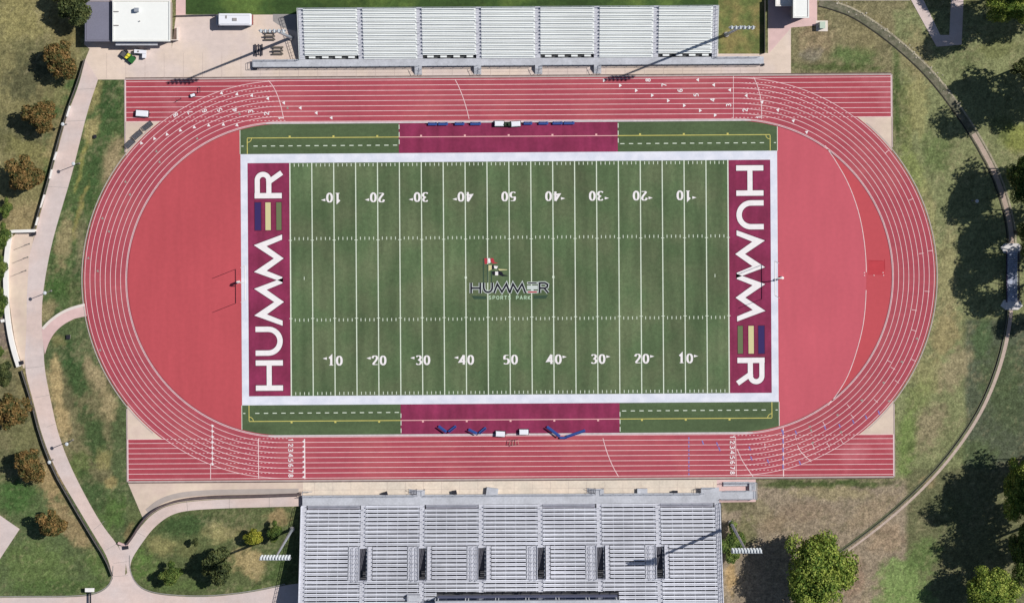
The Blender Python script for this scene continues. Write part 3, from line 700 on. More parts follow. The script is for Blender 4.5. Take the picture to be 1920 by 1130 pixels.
# ------------------------------------------------------------------ track numbers, triangles and cross lines
mw = MB(); mg = MB(); mbl = MB(); zc = [.092]
def num(ch, px, py, ang, h=9.0, m=None):      # ang: direction of the digit's top, degrees in photo (0 = right, 90 = up)
    a = math.radians(ang); upx, upy = math.cos(a), -math.sin(a); rx, ry = -upy, upx
    s = h / 10
    def fn(x, y): return A(px + (x - 3) * s * rx + (y - 5) * s * upx, py + (x - 3) * s * ry + (y - 5) * s * upy)
    glyph(m or mw, ch, fn, .17, .095, s)
def tri(px, py, ang, sz=5.2, m=None):
    a = math.radians(ang); dx, dy = math.cos(a), -math.sin(a); nx_, ny_ = -dy, dx
    (m or mw).poly([A(px + dx * sz * .6, py + dy * sz * .6), A(px - dx * sz * .45 + nx_ * sz * .68, py - dy * sz * .45 + ny_ * sz * .68), A(px - dx * sz * .45 - nx_ * sz * .68, py - dy * sz * .45 - ny_ * sz * .68)], .0951)
for k in range(8):
    v = RIN + LW * (k + .5)
    for u0 in (-412.5, 415.5):
        x, y = FX + u0 + v * TH, FY + v - u0 * TH; num(str(k + 1), x, y, 0, 8.6)
for ch, x, y in (('8', 1215, 150.5), ('7', 1245, 160), ('6', 1275, 170), ('5', 1305, 178.5), ('4', 1336, 187.5), ('3', 1366, 197.5), ('2', 1397, 207), ('1', 1423, 220),
                 ('2', 500, 213.5), ('1', 527, 221.5)): num(ch, x, y, 180)
for ch, x, y, a in (('8', 329.5, 215.5, 215), ('7', 356.5, 211, 208), ('6', 383.5, 208, 203), ('5', 412, 206.5, 200), ('4', 440.5, 206.5, 195), ('3', 470, 209.5, 190)): num(ch, x, y, a)
for x, y in ((1133, 151), (1163, 160.5), (1193, 170), (1223, 179), (1253, 189), (1283, 198), (1313, 207.5), (1341, 216)): tri(x, y, 0)
for x, y, a in ((1308, 150, 180), (1338, 159.5, 180), (1368, 169, 180), (1399, 179.5, 178), (1428.5, 191.5, 170), (1458, 206.5, 165), (1487, 226.5, 160), (1512, 247.5, 155),
                (532, 193, 180), (563, 202.5, 180), (593, 212, 180), (621, 221, 180), (502, 185, 185), (472, 179.5, 190), (444, 177, 195), (415, 175, 200),
                (265, 269, 235), (289.5, 260.5, 232), (313, 252.5, 228), (338, 245, 222), (364, 239, 218), (391, 235.5, 213), (418.5, 234, 208), (444, 235, 202)): tri(x, y, a)
for x, y in ((293, 284), (299, 304), (235, 341), (243.5, 365), (192, 409.5), (204, 434), (165.5, 484), (183, 508), (187.5, 656), (369.5, 260), (449, 214), (539, 203)): tri(x, y, 200, 4.2, mg)
for x, y in ((1719.5, 634), (1691, 677.5), (1657, 716.5), (1616, 749.5), (1570.5, 777), (1518.5, 799), (1667, 751), (1521, 806), (1524, 829), (1577, 809)): tri(x, y, 60, 4.2, mg)
def seg(m, a, b_, w=.12, z=.089): m.stroke([A(*a), A(*b_)], w, z)
for x, y in ((1648, 773), (1624, 781.5), (1600, 790), (1574.5, 798), (1547, 801), (1492.5, 810), (1467, 808), (1318, 829), (1345, 832), (1349, 841), (1406, 840), (1409, 858.5), (1440, 864), (1500, 867)):
    mbl.stroke([A(x - 1.6, y - 3.6), A(x + 1.2, y + 3.6)], .26, .096)
for i in range(10): seg(mbl, (1291.5, 819 + i * 7.4), (1291.7, 823.5 + i * 7.4), .22, .091)
for i in range(5): seg(mbl, (1468, 806 + i * 16), (1468.4, 815 + i * 16), .26, .097)
ml = MB()
seg(ml, (571, 822), (571.7, 897), .26); seg(ml, (484.5, 821), (485, 897), .16); seg(ml, (398, 795), (398.6, 868)); seg(ml, (395, 868), (395, 898), .14)
for i in range(8): tri(569.3, 827 + i * 9.5, 180, 4.5)
for i in range(8): tri(398.5, 798 + i * 10.2, 245, 4.6)
seg(ml, (1379, 818), (1380.5, 892), .12); seg(ml, (1468.5, 802), (1469, 892), .2); seg(ml, (1375, 143), (1375, 222), .1)
for cc_ in ([(1130.5, 821), (1135, 838), (1142, 858), (1151, 878), (1160, 893)], [(1382, 841), (1389, 858), (1398, 873), (1412, 893)], [(503, 151), (511, 160), (519, 175), (526, 195), (532, 223)],
            [(853, 149), (860, 162), (868, 182), (875, 204), (879.5, 223)], [(1413, 145), (1420, 160), (1426, 182), (1428, 200), (1428, 223)], [(1495, 834), (1500, 845), (1512, 857), (1521, 865)]):
    ml.stroke([A(*p) for p in smoothpts(cc_)], .13, .0895)
for x, y in ((1708, 374), (1744, 470), (1727, 475), (1738, 546), (1714, 581), (1713, 619), (1713, 675), (1681.5, 715), (1667, 677), (1674, 690), (1642, 751), (1591, 761), (1598, 780), (1545, 794), (1579, 828), (1553, 834), (1525, 836), (1663.5, 284), (1434, 835), (1492, 820)):
    u, v = cen(x, y); a = math.atan2(v, max(u - CU, 1)); d = LW / 2
    ml.stroke([F(u - d * math.cos(a), v - d * math.sin(a)), F(u + d * math.cos(a), v + d * math.sin(a))], .10, .0905)
ml.build("cross_lines", M_lane, track); mw.build("lane_markings", M_glyph, track); mg.build("grey_lane_marks", M_grey, track); mbl.build("blue_lane_marks", M_blue, track)

# ------------------------------------------------------------------ grandstands
AIS = [-275.0, -165.0, -55.0, 55.0, 165.0, 275.0]
def railing(mb, pts, z, h=1.07, step=2.0):
    for i in range(len(pts) - 1):
        a, b2 = Vector((*pts[i], z)), Vector((*pts[i + 1], z)); L = (b2 - a).length; n = max(1, int(L / step))
        for hh in (h, h * .55): mb.bar(a + Vector((0, 0, hh)), b2 + Vector((0, 0, hh)), .06, .06)
        for k in range(n + 1): 
            p = a.lerp(b2, k / n); mb.bar(p + Vector((-.025, 0, h / 2)), p + Vector((.025, 0, h / 2)), .05, h)
NB = [0]
def make_stand(name, label, sgn, vf, pitch, rows, z0, rise, mseat, mdeck, aisw, edge, holes=None, cut=None, offset=0.0, seat_frac=(.50, .86), tread=(.0, .40)):
    """sgn=+1 rows climb towards +v"""
    cx, cy = F(offset, vf)
    root = empty(name, (cx, cy), label, "grandstand")
    ais = [a + offset for a in AIS]
    lim = [-edge + offset] + ais + [edge + offset]
    nbench = 0; extra = MB()
    order = []
    for si in range(7):
        uL = lim[si] + (9.5 if si == 0 else aisw / 2); uR = lim[si + 1] - (9.5 if si == 6 else aisw / 2)
        first = 1 if si % 2 == 0 else 0
        deck = MB(); frame = MB(); benches = []
        for i in range(first, rows):
            z = z0 + rise * (i + 1)
            a, b2 = uL, uR
            if holes and holes[0] <= i < holes[1]:
                if si < 6: b2 = lim[si + 1] - 27
                if si > 0: a = lim[si] + 19
            if cut and i >= cut[0]:
                if a >= cut[1] and b2 <= cut[2]: continue
                if b2 > cut[1] and a < cut[1]: b2 = cut[1] - 2
                if a < cut[2] and b2 > cut[2]: a = cut[2] + 2
            va, vb = vf + sgn * pitch * (i + tread[0]), vf + sgn * pitch * (i + tread[1])
            deck.fbox(a, b2, va, vb, z - .05, z)
            # riser beam in shade under the planks
            vr = vf + sgn * pitch * (i + .93)
            bm = MB(); bm.fbox(a, b2, vf + sgn * pitch * (i + seat_frac[0]), vf + sgn * pitch * (i + seat_frac[1]), z + .38, z + .43)
            for uu in np.arange(a + 6, b2 - 2, 16.5): bm.fbox(uu - .35, uu + .35, vf + sgn * pitch * (i + seat_frac[0] + .1), vf + sgn * pitch * (i + seat_frac[1] - .1), z, z + .38)
            benches.append((i, bm))
        for uu in np.linspace(uL + 3, uR - 3, 6):
            # raking stringer
            p0 = F(uu, vf + sgn * pitch * first); p1 = F(uu, vf + sgn * pitch * (rows if not (cut and cut[1] < uu < cut[2]) else cut[0]))
            r_end = rows if not (cut and cut[1] < uu < cut[2]) else cut[0]
            frame.bar((*p0, z0 + rise * first - .15), (*p1, z0 + rise * r_end - .15), .12, .2)
            for rr in range(4, r_end, 5):
                pp = F(uu, vf + sgn * pitch * rr); frame.bar((pp[0] - .06, pp[1], (z0 + rise * rr - .3) / 2), (pp[0] + .06, pp[1], (z0 + rise * rr - .3) / 2), .12, z0 + rise * rr - .3)
        sec = deck.build("seating_section", mdeck, root)
        frame.build("support_frame", M_steel, sec)
        order.append((sec, benches))
    cnt = 0
    for sec, benches in order:
        for i, bm in benches:
            if cnt < 98: bm.build("bench_plank", mseat, sec); cnt += 1
            else: extra.v, extra.f = extra.v, extra.f; extra.add(bm.v, bm.f)
    if extra.v: tag(extra.build("bench_plank", mseat, root), kind='stuff')
    # aisles
    for k, ua in enumerate([-edge + offset + 4.7] + ais + [edge + offset - 4.7]):
        st = MB(); hw = (4.7 if k in (0, 7) else aisw / 2); M_ais = mat("aisle_tread", (200, 202, 211), rough=.6, noise=[(.4, .08), (2, .06)])
        for i in range(rows):
            if holes and holes[0] <= i < holes[1] and 0 < k < 7:
                if st.v: st.build("aisle_stair", M_ais, root); st = MB()
                continue
            if cut and i >= cut[0] and cut[1] - 4 < ua < cut[2] + 4: continue
            z = z0 + rise * (i + 1)
            st.fbox(ua - hw, ua + hw, vf + sgn * pitch * i, vf + sgn * pitch * (i + .50), z - .17, z - .12)
            st.fbox(ua - hw, ua + hw, vf + sgn * pitch * (i + .50), vf + sgn * pitch * (i + 1.0), z - .05, z)
        if st.v: st.build("aisle_stair", M_ais, root)
        if 0 < k < 7:
            i = 1
            while i < rows - 1:
                hr = MB()
                if not (holes and holes[0] - 2 <= i < holes[1] + 1) and not (cut and i > cut[0] - 3 and cut[1] < ua < cut[2]):
                    zz = z0 + rise * (i + 1); p0 = F(ua, vf + sgn * pitch * i); p1 = F(ua, vf + sgn * pitch * (i + 1.4))
                    hr.bar((*p0, zz + .85), (*p1, zz + .85 + rise), .06, .06); hr.bar((p0[0] - .03, p0[1], zz + .4), (p0[0] + .03, p0[1], zz + .4), .06, .85)
                    hr.build("handrail", M_steel, root)
                i += 3
    for ue in (-edge + offset - .6, edge + offset + .2):  # panels added at both ends so the stand's cast shadow is solid
        ep = MB(); a0, a1 = F(ue, vf + sgn * pitch * .2), F(ue, vf + sgn * pitch * rows); b0, b1_ = F(ue + .4, vf + sgn * pitch * .2), F(ue + .4, vf + sgn * pitch * rows)
        zt0, zt1 = z0 + rise * .6, z0 + rise * (rows - .3)
        ep.add([(*a0, .06), (*a1, .06), (*a1, zt1), (*a0, zt0), (*b0, .06), (*b1_, .06), (*b1_, zt1), (*b0, zt0)], [(0, 1, 2, 3), (7, 6, 5, 4), (3, 2, 6, 7), (0, 3, 7, 4), (1, 5, 6, 2)])
        ep.build("shadow_end_panel", M_alu3, root)
    return root

# ---- upper stand (top of the photo)
UV = -411.5
up = make_stand("grandstand", "smaller bright aluminium grandstand along the top edge with seven seating sections", -1, UV, 6.66, 14, 1.0, .24, M_alu, M_alu, 10, 389.5, offset=0.5, seat_frac=(.42, .84), tread=(-.02, .43))
mb = MB(); mb.fbox(-477, 478, -397.5, -411.3, .92, 1.0); mb.build("walkway", M_alu3, up)
mb = MB(); mb.fbox(-477, 478, -397.5, -398.2, .55, .95)
for u in np.arange(-470, 478, 24): mb.fbox(u, u + 1.2, -398.5, -399.7, 0.04, .92)
for u in np.arange(-470, 478, 24): mb.fbox(u, u + 1.2, -409.5, -410.7, 0.04, .92)
mb.build("walkway_support", M_steel, up)
mb = MB(); railing(mb, [F(-477, -411), F(-477, -398), F(-166, -398)], 1.0); railing(mb, [F(-150, -398), F(-57, -398)], 1.0); railing(mb, [F(-44, -398), F(50, -398)], 1.0); railing(mb, [F(64, -398), F(160, -398)], 1.0); railing(mb, [F(174, -398), F(478, -398)], 1.0)
railing(mb, [F(-477, -411), F(-390, -411)], 1.0); railing(mb, [F(391, -411), F(470, -411)], 1.0)
railing(mb, [F(-389.8, -504.8), F(390.8, -504.8)], 4.4, 1.0)
mb.build("guard_rail", M_steel, up)
mb = MB()
for sx in (-389.5, 390.5):
    for i in range(14):
        p0, p1 = F(sx, UV - 6.66 * i), F(sx, UV - 6.66 * (i + 1)); z = 1.0 + .24 * (i + 1)
        mb.bar((*p0, z + 1.0), (*p1, z + 1.24), .07, .07); mb.bar((*p0, z + .5), (*p1, z + .74), .05, .05)
        mb.bar((p0[0] - .03, p0[1], z + .45), (p0[0] + .03, p0[1], z + .45), .05, 1.1)
mb.build("side_rail", M_alu, up)
for u in (-168, -57, 57, 167):               # steps down from the walkway
    mb = MB(); w = 6.5; s_ = -1 if u > 0 else 1
    mb.fbox(u - w, u + w, -397.4, -392, .92, 1.0)
    for j in range(4): mb.fbox(u - w, u + w, -392 + j * 2.6, -392 + j * 2.6 + 2.4, .78 - .2 * j, .84 - .2 * j)
    for uu in (u - w, u + w): mb.bar((*F(uu, -397), 1.9), (*F(uu, -382), 1.1), .06, .06); mb.bar((*F(uu, -382), .55), (*F(uu, -381.6), .55), .06, 1.1); mb.bar((*F(uu, -392), .9), (*F(uu, -391.6), .9), .06, 1.8)
    mb.build("access_steps", M_alu3, up)
for si, (a, b2) in enumerate(((-380, -281), (-159, -61), (61, 159), (281, 380))):
    pl = MB(); pl.fbox(a, b2, -411.5, -417.6, .6, .66); pl.build("wheelchair_bay", mat("bay_shade_deck", (84, 86, 88), noise=[(1, .2)]), up)  # deck painted dark as the shadow behind the bay benches
    for k in range(4):
        uu = a + 14 + k * 24.5
        st = MB(); st.fbox(uu - 6, uu + 6, -413.2, -416.6, 1.38, 1.43); st.fbox(uu - 4.5, uu - 3.9, -413.6, -416.2, 1.05, 1.38); st.fbox(uu + 3.9, uu + 4.5, -413.6, -416.2, 1.05, 1.38)
        st.build("companion_bench", M_alu, up)
# ramp at left of the upper walkway, dark end post
mb = MB(); mb.fbox(-478, -470, -396.8, -393.5, .05, .7); mb.fbox(476, 480, -398, -394.5, .05, .6); mb.build("ramp_end", M_dark, up)

# ---- lower stand (bottom of the photo)
LV = 421.7
lo = make_stand("grandstand", "larger grey grandstand at the bottom with stairway openings and a press box", 1, LV, 7.284, 26, 1.2, .24, M_alu2, M_alu2, 9, 390.5, holes=(10, 18), cut=(21, -136, 196), offset=-1.0, seat_frac=(.37, .63), tread=(.04, .39))
mb = MB(); mb.fbox(-390, 389, LV - 18.5, LV, 1.12, 1.2); mb.build("walkway", M_alu3, lo)
mb = MB(); mb.fbox(-390, 389, LV - 18.5, LV - 18.0, .5, 1.12)
for u in np.arange(-388, 389, 24): mb.fbox(u, u + 1.3, LV - 17, LV - 15.7, .04, 1.12)
for u in np.arange(-388, 389, 24): mb.fbox(u, u + 1.3, LV - 3, LV - 1.7, .04, 1.12)
mb.build("walkway_support", M_steel, lo)
mb = MB(); railing(mb, [F(-390, LV - 18), F(-175, LV - 18)], 1.2); railing(mb, [F(-160, LV - 18), F(158, LV - 18)], 1.2); railing(mb, [F(173, LV - 18), F(360, LV - 18)], 1.2)
for a, b2 in ((-380, -282), (-159, -61), (59, 157), (279, 378)): railing(mb, [F(a, LV + 1.2), F(b2, LV + 1.2)], 1.2, .9)
mb.build("guard_rail", M_steel, lo)
for a, b2 in ((-380, -282), (-159, -61), (59, 157), (279, 378)):
    mb = MB(); mb.fbox(a, b2, LV + .05, LV + 6.9, 1.13, 1.19); mb.build("wheelchair_bay", mat("bay_deck", (150, 150, 162), noise=[(.6, .15)]), lo)
mb = MB()
for sx in (-391.5, 389.5):
    for i in range(26):
        p0, p1 = F(sx, LV + 7.284 * i), F(sx, LV + 7.284 * (i + 1)); z = 1.2 + .24 * (i + 1)
        mb.bar((*p0, z + 1.0), (*p1, z + 1.24), .08, .08); mb.bar((*p0, z + .5), (*p1, z + .74), .06, .06)
        mb.bar((p0[0] - .04, p0[1], z + .4), (p0[0] + .04, p0[1], z + .4), .06, 1.2)
    mb.bar((*F(sx, LV), 1.3), (*F(sx, LV + 7.284 * 26), 1.3 + .24 * 26), .10, .35)
mb.build("side_rail", M_alu2, lo)
# vomitories
M_vwall = mat("stairway_wall", (150, 152, 164), rough=.6, noise=[(.8, .12)])
for ua in AIS:
    u = ua - 1.0; i0, i1 = 10, 18; va, vb = LV + 7.284 * i0, LV + 7.284 * i1; zf = 1.2 + .24 * (i0 - .5)
    vm_ = MB()
    hL, hR = -5.5, 10.0                        # opening between these
    lf_ = MB(); lf_.fbox(u + hL + .1, u + hR - .1, va + 3, vb - 14, zf - .05, zf)                      # landing floor
    for s_, w_ in ((hL, hL - .9), (hR, hR + .9)):                     # side walls stepping up with the rows
        for i in range(i0, i1):
            z = 1.2 + .24 * (i + 1)
            vm_.fbox(u + s_, u + w_, LV + 7.284 * i, LV + 7.284 * (i + 1), zf - 1.6, z + .25)
    vm_.fbox(u + hL, u + hR, vb - .6, vb + .3, 1.2 + .24 * i1 - .4, 1.2 + .24 * i1 + .35)
    v_ = vm_.build("stairway_opening", M_vwall, lo); lf_.build("landing", mat("landing_shade_grey", (84, 84, 92)), v_)  # floor colour darkened to deepen the shade inside the opening
    sd_ = MB()                                                          # side strips that climb beside the opening
    for i in range(i0, i1):
        z = 1.2 + .24 * (i + 1)
        sd_.fbox(u - 25.5, u + hL - 1, LV + 7.284 * i, LV + 7.284 * (i + 1), z - .06, z)
        sd_.fbox(u + hR + 1, u + 18, LV + 7.284 * i, LV + 7.284 * (i + 1), z - .06, z)
    sd_.fbox(u - 25.5, u + 18, LV + 7.284 * i0 - .6, LV + 7.284 * i0 + 3, 1.2 + .24 * i0 + .20, 1.2 + .24 * i0 + .255)
    sd_.build("side_steps", mat("aisle_tread", (200, 202, 211)), v_)
    rl = MB()
    for uu in (u + hL - .4, u + hR + .4, u - 14.5):
        p0, p1 = F(uu, va), F(uu, vb); rl.bar((*p0, 1.2 + .24 * (i0 + 1) + 1.0), (*p1, 1.2 + .24 * (i1 + 1) + .95), .07, .07)
        rl.bar((*p0, 1.2 + .24 * (i0 + 1) + .55), (*p1, 1.2 + .24 * (i1 + 1) + .5), .05, .05)
        for k in range(5):
            f = k / 4; pp = F(uu, va + (vb - va) * f); zz = 1.2 + .24 * (i0 + 1 + 8 * f)
            rl.bar((pp[0] - .03, pp[1], zz + .5), (pp[0] + .03, pp[1], zz + .5), .05, 1.0)
    p0, p1 = F(u + hL, vb + .2), F(u + hR, vb + .2); z = 1.2 + .24 * (i1 + 1); rl.bar((*p0, z + 1), (*p1, z + 1), .07, .07)
    rl.build("guard_rail", M_alu2, v_)
# press box
pb = MB(); pb.fbox(-136, 195, LV + 7.284 * 21.8, LV + 7.284 * 21.8 + 30, 6.0, 8.6); pbx = pb.build("press_box", mat("press_box_wall", (112, 116, 140), noise=[(.5, .06)]), lo)
mb = MB(); mb.fbox(-134, 193, LV + 7.284 * 21.8 - .4, LV + 7.284 * 21.8 - .05, 8.62, 10.6); mb.build("window_band", M_glass, pbx)
mb = MB()
for u in np.linspace(-136, 195, 7):
    for d in (-3.4, 2.2): mb.fbox(u + d - .5, u + d + .9, LV + 7.284 * 21.8 - .9, LV + 7.284 * 21.8 - .45, 8.6, 10.6)
mb.build("mullion", M_alu, pbx)
mb = MB(); mb.fbox(-139, 198, LV + 7.284 * 21.8 - .2, LV + 7.284 * 21.8 + 33, 10.62, 10.95); mb.fbox(-136, 195, LV + 7.284 * 21.8 + .5, LV + 7.284 * 21.8 + 30, 8.62, 10.6); mb.build("roof", M_alu3, pbx)
mb = MB(); mb.fbox(-192, -168, LV + 7.284 * 21.2, LV + 7.284 * 22.8, 6.6, 7.7); mb.fbox(-190, -170, LV + 7.284 * 21.4, LV + 7.284 * 22.6, 7.72, 7.8); mb.build("camera_booth", M_alu3, lo)
# stairs and ramps in front of the lower stand
for u in (-168, 166):
    mb = MB(); mb.fbox(u - 8, u + 7, LV - 28, LV - 18.6, 1.12, 1.2)
    for j in range(5): mb.fbox(u - 8 - 3 * (j + 1), u - 8 - 3 * j - .3, LV - 28, LV - 20, 1.0 - .2 * j - .06, 1.0 - .2 * j)
    for vv_ in (LV - 28, LV - 20): mb.bar((*F(u - 8, vv_), 2.1), (*F(u - 23, vv_), 1.1), .06, .06); mb.bar((*F(u - 23, vv_), .55), (*F(u - 22.6, vv_), .55), .05, 1.1)
    mb.bar((*F(u - 8, LV - 28), 2.2), (*F(u + 7, LV - 28), 2.2), .06, .06); mb.bar((*F(u + 7, LV - 28), 2.2), (*F(u + 7, LV - 19), 2.2), .06, .06)
    for k in (-8, 7): mb.bar((*F(u + k, LV - 28), 1.1), (*F(u + k + .5, LV - 28), 1.1), .06, 2.2)
    mb.build("access_steps", M_alu3, lo)
mb = MB()
mb.fbox(389.2, 458, LV - 22, LV - 7, 1.05, 1.15); mb.fbox(446, 458, LV - 38, LV - 22.2, .8, .9); mb.fbox(398, 446, LV - 38, LV - 30, .35, .42)
mb.fbox(355, 389, LV - 29, LV - 18.6, 1.12, 1.2)
mb.build("access_ramp", M_alu3, lo)
mb = MB(); railing(mb, [F(392, LV - 7), F(459, LV - 7), F(459, LV - 38), F(400, LV - 38)], .9); railing(mb, [F(400, LV - 23), F(444, LV - 23)], .9); railing(mb, [F(355, LV - 19), F(355, LV - 29), F(380, LV - 29)], 1.15); railing(mb, [F(-390, LV - 18), F(-390, LV - 26), F(-372, LV - 26)], .5)
mb.build("ramp_rail", M_steel, lo)

# small boxes standing on the apron
def box_thing(name, label, cat, px, py, w, d, h, m, rot=0.0, group=None, lid=None):
    x, y = A(px, py); r = empty(name, (x, y), label, cat, group, z=.05)
    c, s = math.cos(math.radians(rot)), math.sin(math.radians(rot))
    def q(a, b2): return (x + a * c - b2 * s, y + a * s + b2 * c)
    mb = MB(); mb.prism([q(-w / 2, -d / 2), q(w / 2, -d / 2), q(w / 2, d / 2), q(-w / 2, d / 2)], .06, h * .86); mb.build("body", m, r)
    mb = MB(); e = .06; mb.prism([q(-w / 2 - e, -d / 2 - e), q(w / 2 + e, -d / 2 - e), q(w / 2 + e, d / 2 + e), q(-w / 2 - e, d / 2 + e)], h * .86 + .003, h); mb.build("lid", lid or m, r)
    return r
box_thing("storage_box", "grey sloping storage box on the pale apron before the lower grandstand", "box", 923, 919.5, 2.3, 1.4, 1.0, M_alu3, -8)
box_thing("storage_box", "low metal chest on the apron right of the middle, beside the blue lane line", "box", 1204, 919, 2.0, 1.0, .8, M_grayc, 0, lid=M_alu3)
box_thing("trash_bin", "small black bin on the apron near its left end", "bin", 723, 924, .8, .7, 1.0, M_dark, 20)
box_thing("trash_bin", "dark bin standing on the apron left of the grey sloping box", "bin", 853, 921, .7, .7, 1.0, M_steel, 10, lid=M_dark)
box_thing("trash_bin", "small dark bin on the apron right of the low metal chest", "bin", 1266, 921, .8, .6, 1.0, M_steel, 0, lid=M_dark)

# ------------------------------------------------------------------ light masts
def mast(px, py, label, rackdx, nl, w, tilt):
    x, y = A(px, py); r = empty("floodlight_mast", (x, y), label, "light mast", "floodlight masts round the stadium")
    mb = MB(); mb.prism([(x + .55 * math.cos(t), y + .55 * math.sin(t)) for t in np.linspace(0, 6.283, 13)[:-1]], 0, .5); mb.build("footing", M_grayc, r)
    mb = MB(); mb.tube((x, y, .5), (x, y, 28), .34, .17, 12); mb.build("pole", M_steel, r)
    ra = MB(); H = [26.4, 27.3, 28.2]
    for h in H: ra.bar((x - w / 2 + rackdx, y - .1, h), (x + w / 2 + rackdx, y - .1, h), .14, .14)
    for k in (-w / 2, -w / 4, 0, w / 4, w / 2): ra.bar((x + k - .04 + rackdx, y - .1, 27.3), (x + k + .04 + rackdx, y - .1, 27.3), .1, 2.0)
    rk = ra.build("rack", M_steel, r)
    for j, h in enumerate(H):
        for i in range(nl):
            lx = x - w / 2 + w * (i + .5) / nl + rackdx; d = tilt
            lb = MB(); lb.tube((lx, y - .1 * d, h + .18), (lx, y + .42 * d, h - .06), .15, .25, 10)
            lo_ = lb.build("floodlight", M_lampw, rk)
    return r
# lean of the lens puts the lamps over the ends of the poles; racks face the field
mast(548, 991, "floodlight mast on the lawn left of the lower grandstand, tall silver pole", 0, 10, 5.9, 1)
mast(1370, 979, "floodlight mast rising from the round bush right of the lower grandstand", 0, 10, 5.9, 1)
mast(546, 71, "floodlight mast on the plaza at the left end of the upper grandstand", -.3, 6, 5.2, -1)
mast(1362, 65, "floodlight mast on the grass right of the upper grandstand, throwing a shadow on the seats", 0, 6, 5.0, -1)

# ------------------------------------------------------------------ goalposts
M_goal = mat("goalpost_white", (238, 236, 232), rough=.4)
def goalpost(ub, uc, v, label):
    x, y = F(ub, v); xc, yc = F(uc, v)
    r = empty("goalpost", (x, y), label, "goalpost")
    mb = MB(); mb.tube((x, y, .07), (x, y, 2.0), .28, .28, 12); mb.build("post_pad", M_goal, r)
    mb = MB(); P = [(x, y, 2.0), (x, y, 2.35), (x + (xc - x) * .2, y, 2.75), (x + (xc - x) * .5, y, 2.98), (xc, yc, 3.05)]
    for a, b2 in zip(P[:-1], P[1:]): mb.tube(a, b2, .10, .10, 10)
    mb.build("gooseneck", M_goal, r)
    mb = MB(); a = F(uc, v - 31.8); b2 = F(uc, v + 31.8); mb.tube((*a, 3.05), (*b2, 3.05), .08, .08, 10); mb.build("crossbar", M_goal, r)
    for p in (a, b2):
        mb = MB(); mb.tube((*p, 3.0), (*p, 8.9), .055, .055, 8); mb.build("upright", M_goal, r)
goalpost(-507.5, -492, 3.5, "white football goalpost at the left end zone on the red surface")
goalpost(509.5, 494, 2.0, "white football goalpost at the right end zone on the red surface")

# ------------------------------------------------------------------ buildings
def building(px0, py0, px1, py1, h, roofm, wallm, label, name="building", parapet=.35, extra=None):
    pts = [T(px0, py0, h), T(px1, py0, h), T(px1, py1, h), T(px0, py1, h)]
    cx = sum(p[0] for p in pts) / 4; cy = sum(p[1] for p in pts) / 4
    r = empty(name, (cx, cy), label, "building")
    def ins(d): return [(p[0] + (d if p[0] < cx else -d), p[1] + (d if p[1] < cy else -d)) for p in pts]
    mb = MB(); mb.prism(ins(.25), 0, h - .3); mb.build("wall", wallm, r)
    mb = MB(); mb.prism(ins(.28), h - .3, h - .12); rf = mb.build("roof", roofm, r)
    mb = MB(); o, i_ = pts, ins(.22)
    for k in range(4):
        a, b2, c, d = o[k], o[(k + 1) % 4], i_[(k + 1) % 4], i_[k]; mb.prism([a, b2, c, d], h - .35, h + .06)
    mb.build("parapet", roofm if parapet else wallm, r)
    return r, pts, rf
b1, p1_, rf1 = building(211, 1, 319, 78, 3.9, M_roofw, M_wall, "flat white roofed building at the plaza's upper left corner")
mb = MB()
def onroof(px, py, h, w, d, hh, mb=mb): x, y = T(px, py, h); mb.box(x - w / 2, x + w / 2, y - d / 2, y + d / 2, h - .115, h + hh)
onroof(257, 19, 3.9, .9, .8, .9); mb.build("roof_fan", M_steel, rf1)
mb = MB()
for px, py in ((218, 22), (218, 48)): x, y = T(px, py, 3.9); mb.box(x - .6, x + .5, y - .09, y + .09, 3.79, 4.0)
x, y = T(262, 40, 3.9); mb.tube((x, y, 3.79), (x, y, 4.1), .12, .12); mb.build("roof_vent", M_grayc, rf1)
x0, y0 = T(323, 52, 1); mb = MB()
for a in np.linspace(0, 1, 2): pass
xw, yw = A(327, 64); mb.box(xw - .9, xw + .9, yw - 1.4, yw - 1.25, 0, 1.5); mb.box(xw + .75, xw + .9, yw - 1.25, yw + 1.4, 0, 1.5); mb.build("enclosure_wall", M_pale, b1)
mb = MB()
for px in (225, 250, 275, 300):
    x, y = A(px, 84); yb = p1_[3][1] + .25
    mb.box(x - .5, x + .5, yb - .06, yb - .004, .1, 2.15)
mb.build("door", M_dark, b1)
mb = MB(); yb = p1_[3][1] + .25; mb.box(A(222, 0)[0], A(300, 0)[0], yb - 1.0, yb - .08, 2.5, 2.62); mb.build("canopy", M_alu3, b1)
b2_, p2_, rf2 = building(159.5, 1, 210, 78, 3.3, M_roofg, M_wall, "low grey roofed annex on the left side of the white roofed building")
mb = MB(); xa = p2_[0][0] - .05; mb.box(p2_[1][0] - .4, p2_[1][0] - .25, p2_[3][1], p2_[0][1], 3.37, 3.5); mb.build("roof_edge_strip", M_dark, rf2)
b3_, p3_, rf3 = building(1487, -22, 1517, 34, 5.6, M_roofw, M_wall, "tall narrow white roofed booth at the top right beside the paving")
mb = MB(); yb = p3_[3][1] + .25; xm = (p3_[0][0] + p3_[1][0]) / 2; mb.box(xm - 1.1, xm + 1.1, yb - .07, yb - .004, 1.0, 2.3); mb.build("window", M_glass, b3_)
b4_, p4_, rf4 = building(1454, -22, 1486, 12, 3.0, M_wallw, M_wall, "low grey roofed lean-to left of the narrow white booth")
box_thing("equipment_cabinet", "pale green equipment cabinet on its small concrete pad right of the narrow booth", "cabinet", 1540, 48, 1.0, 1.3, 1.7, mat("cabinet_green", (188, 204, 188)), 0)

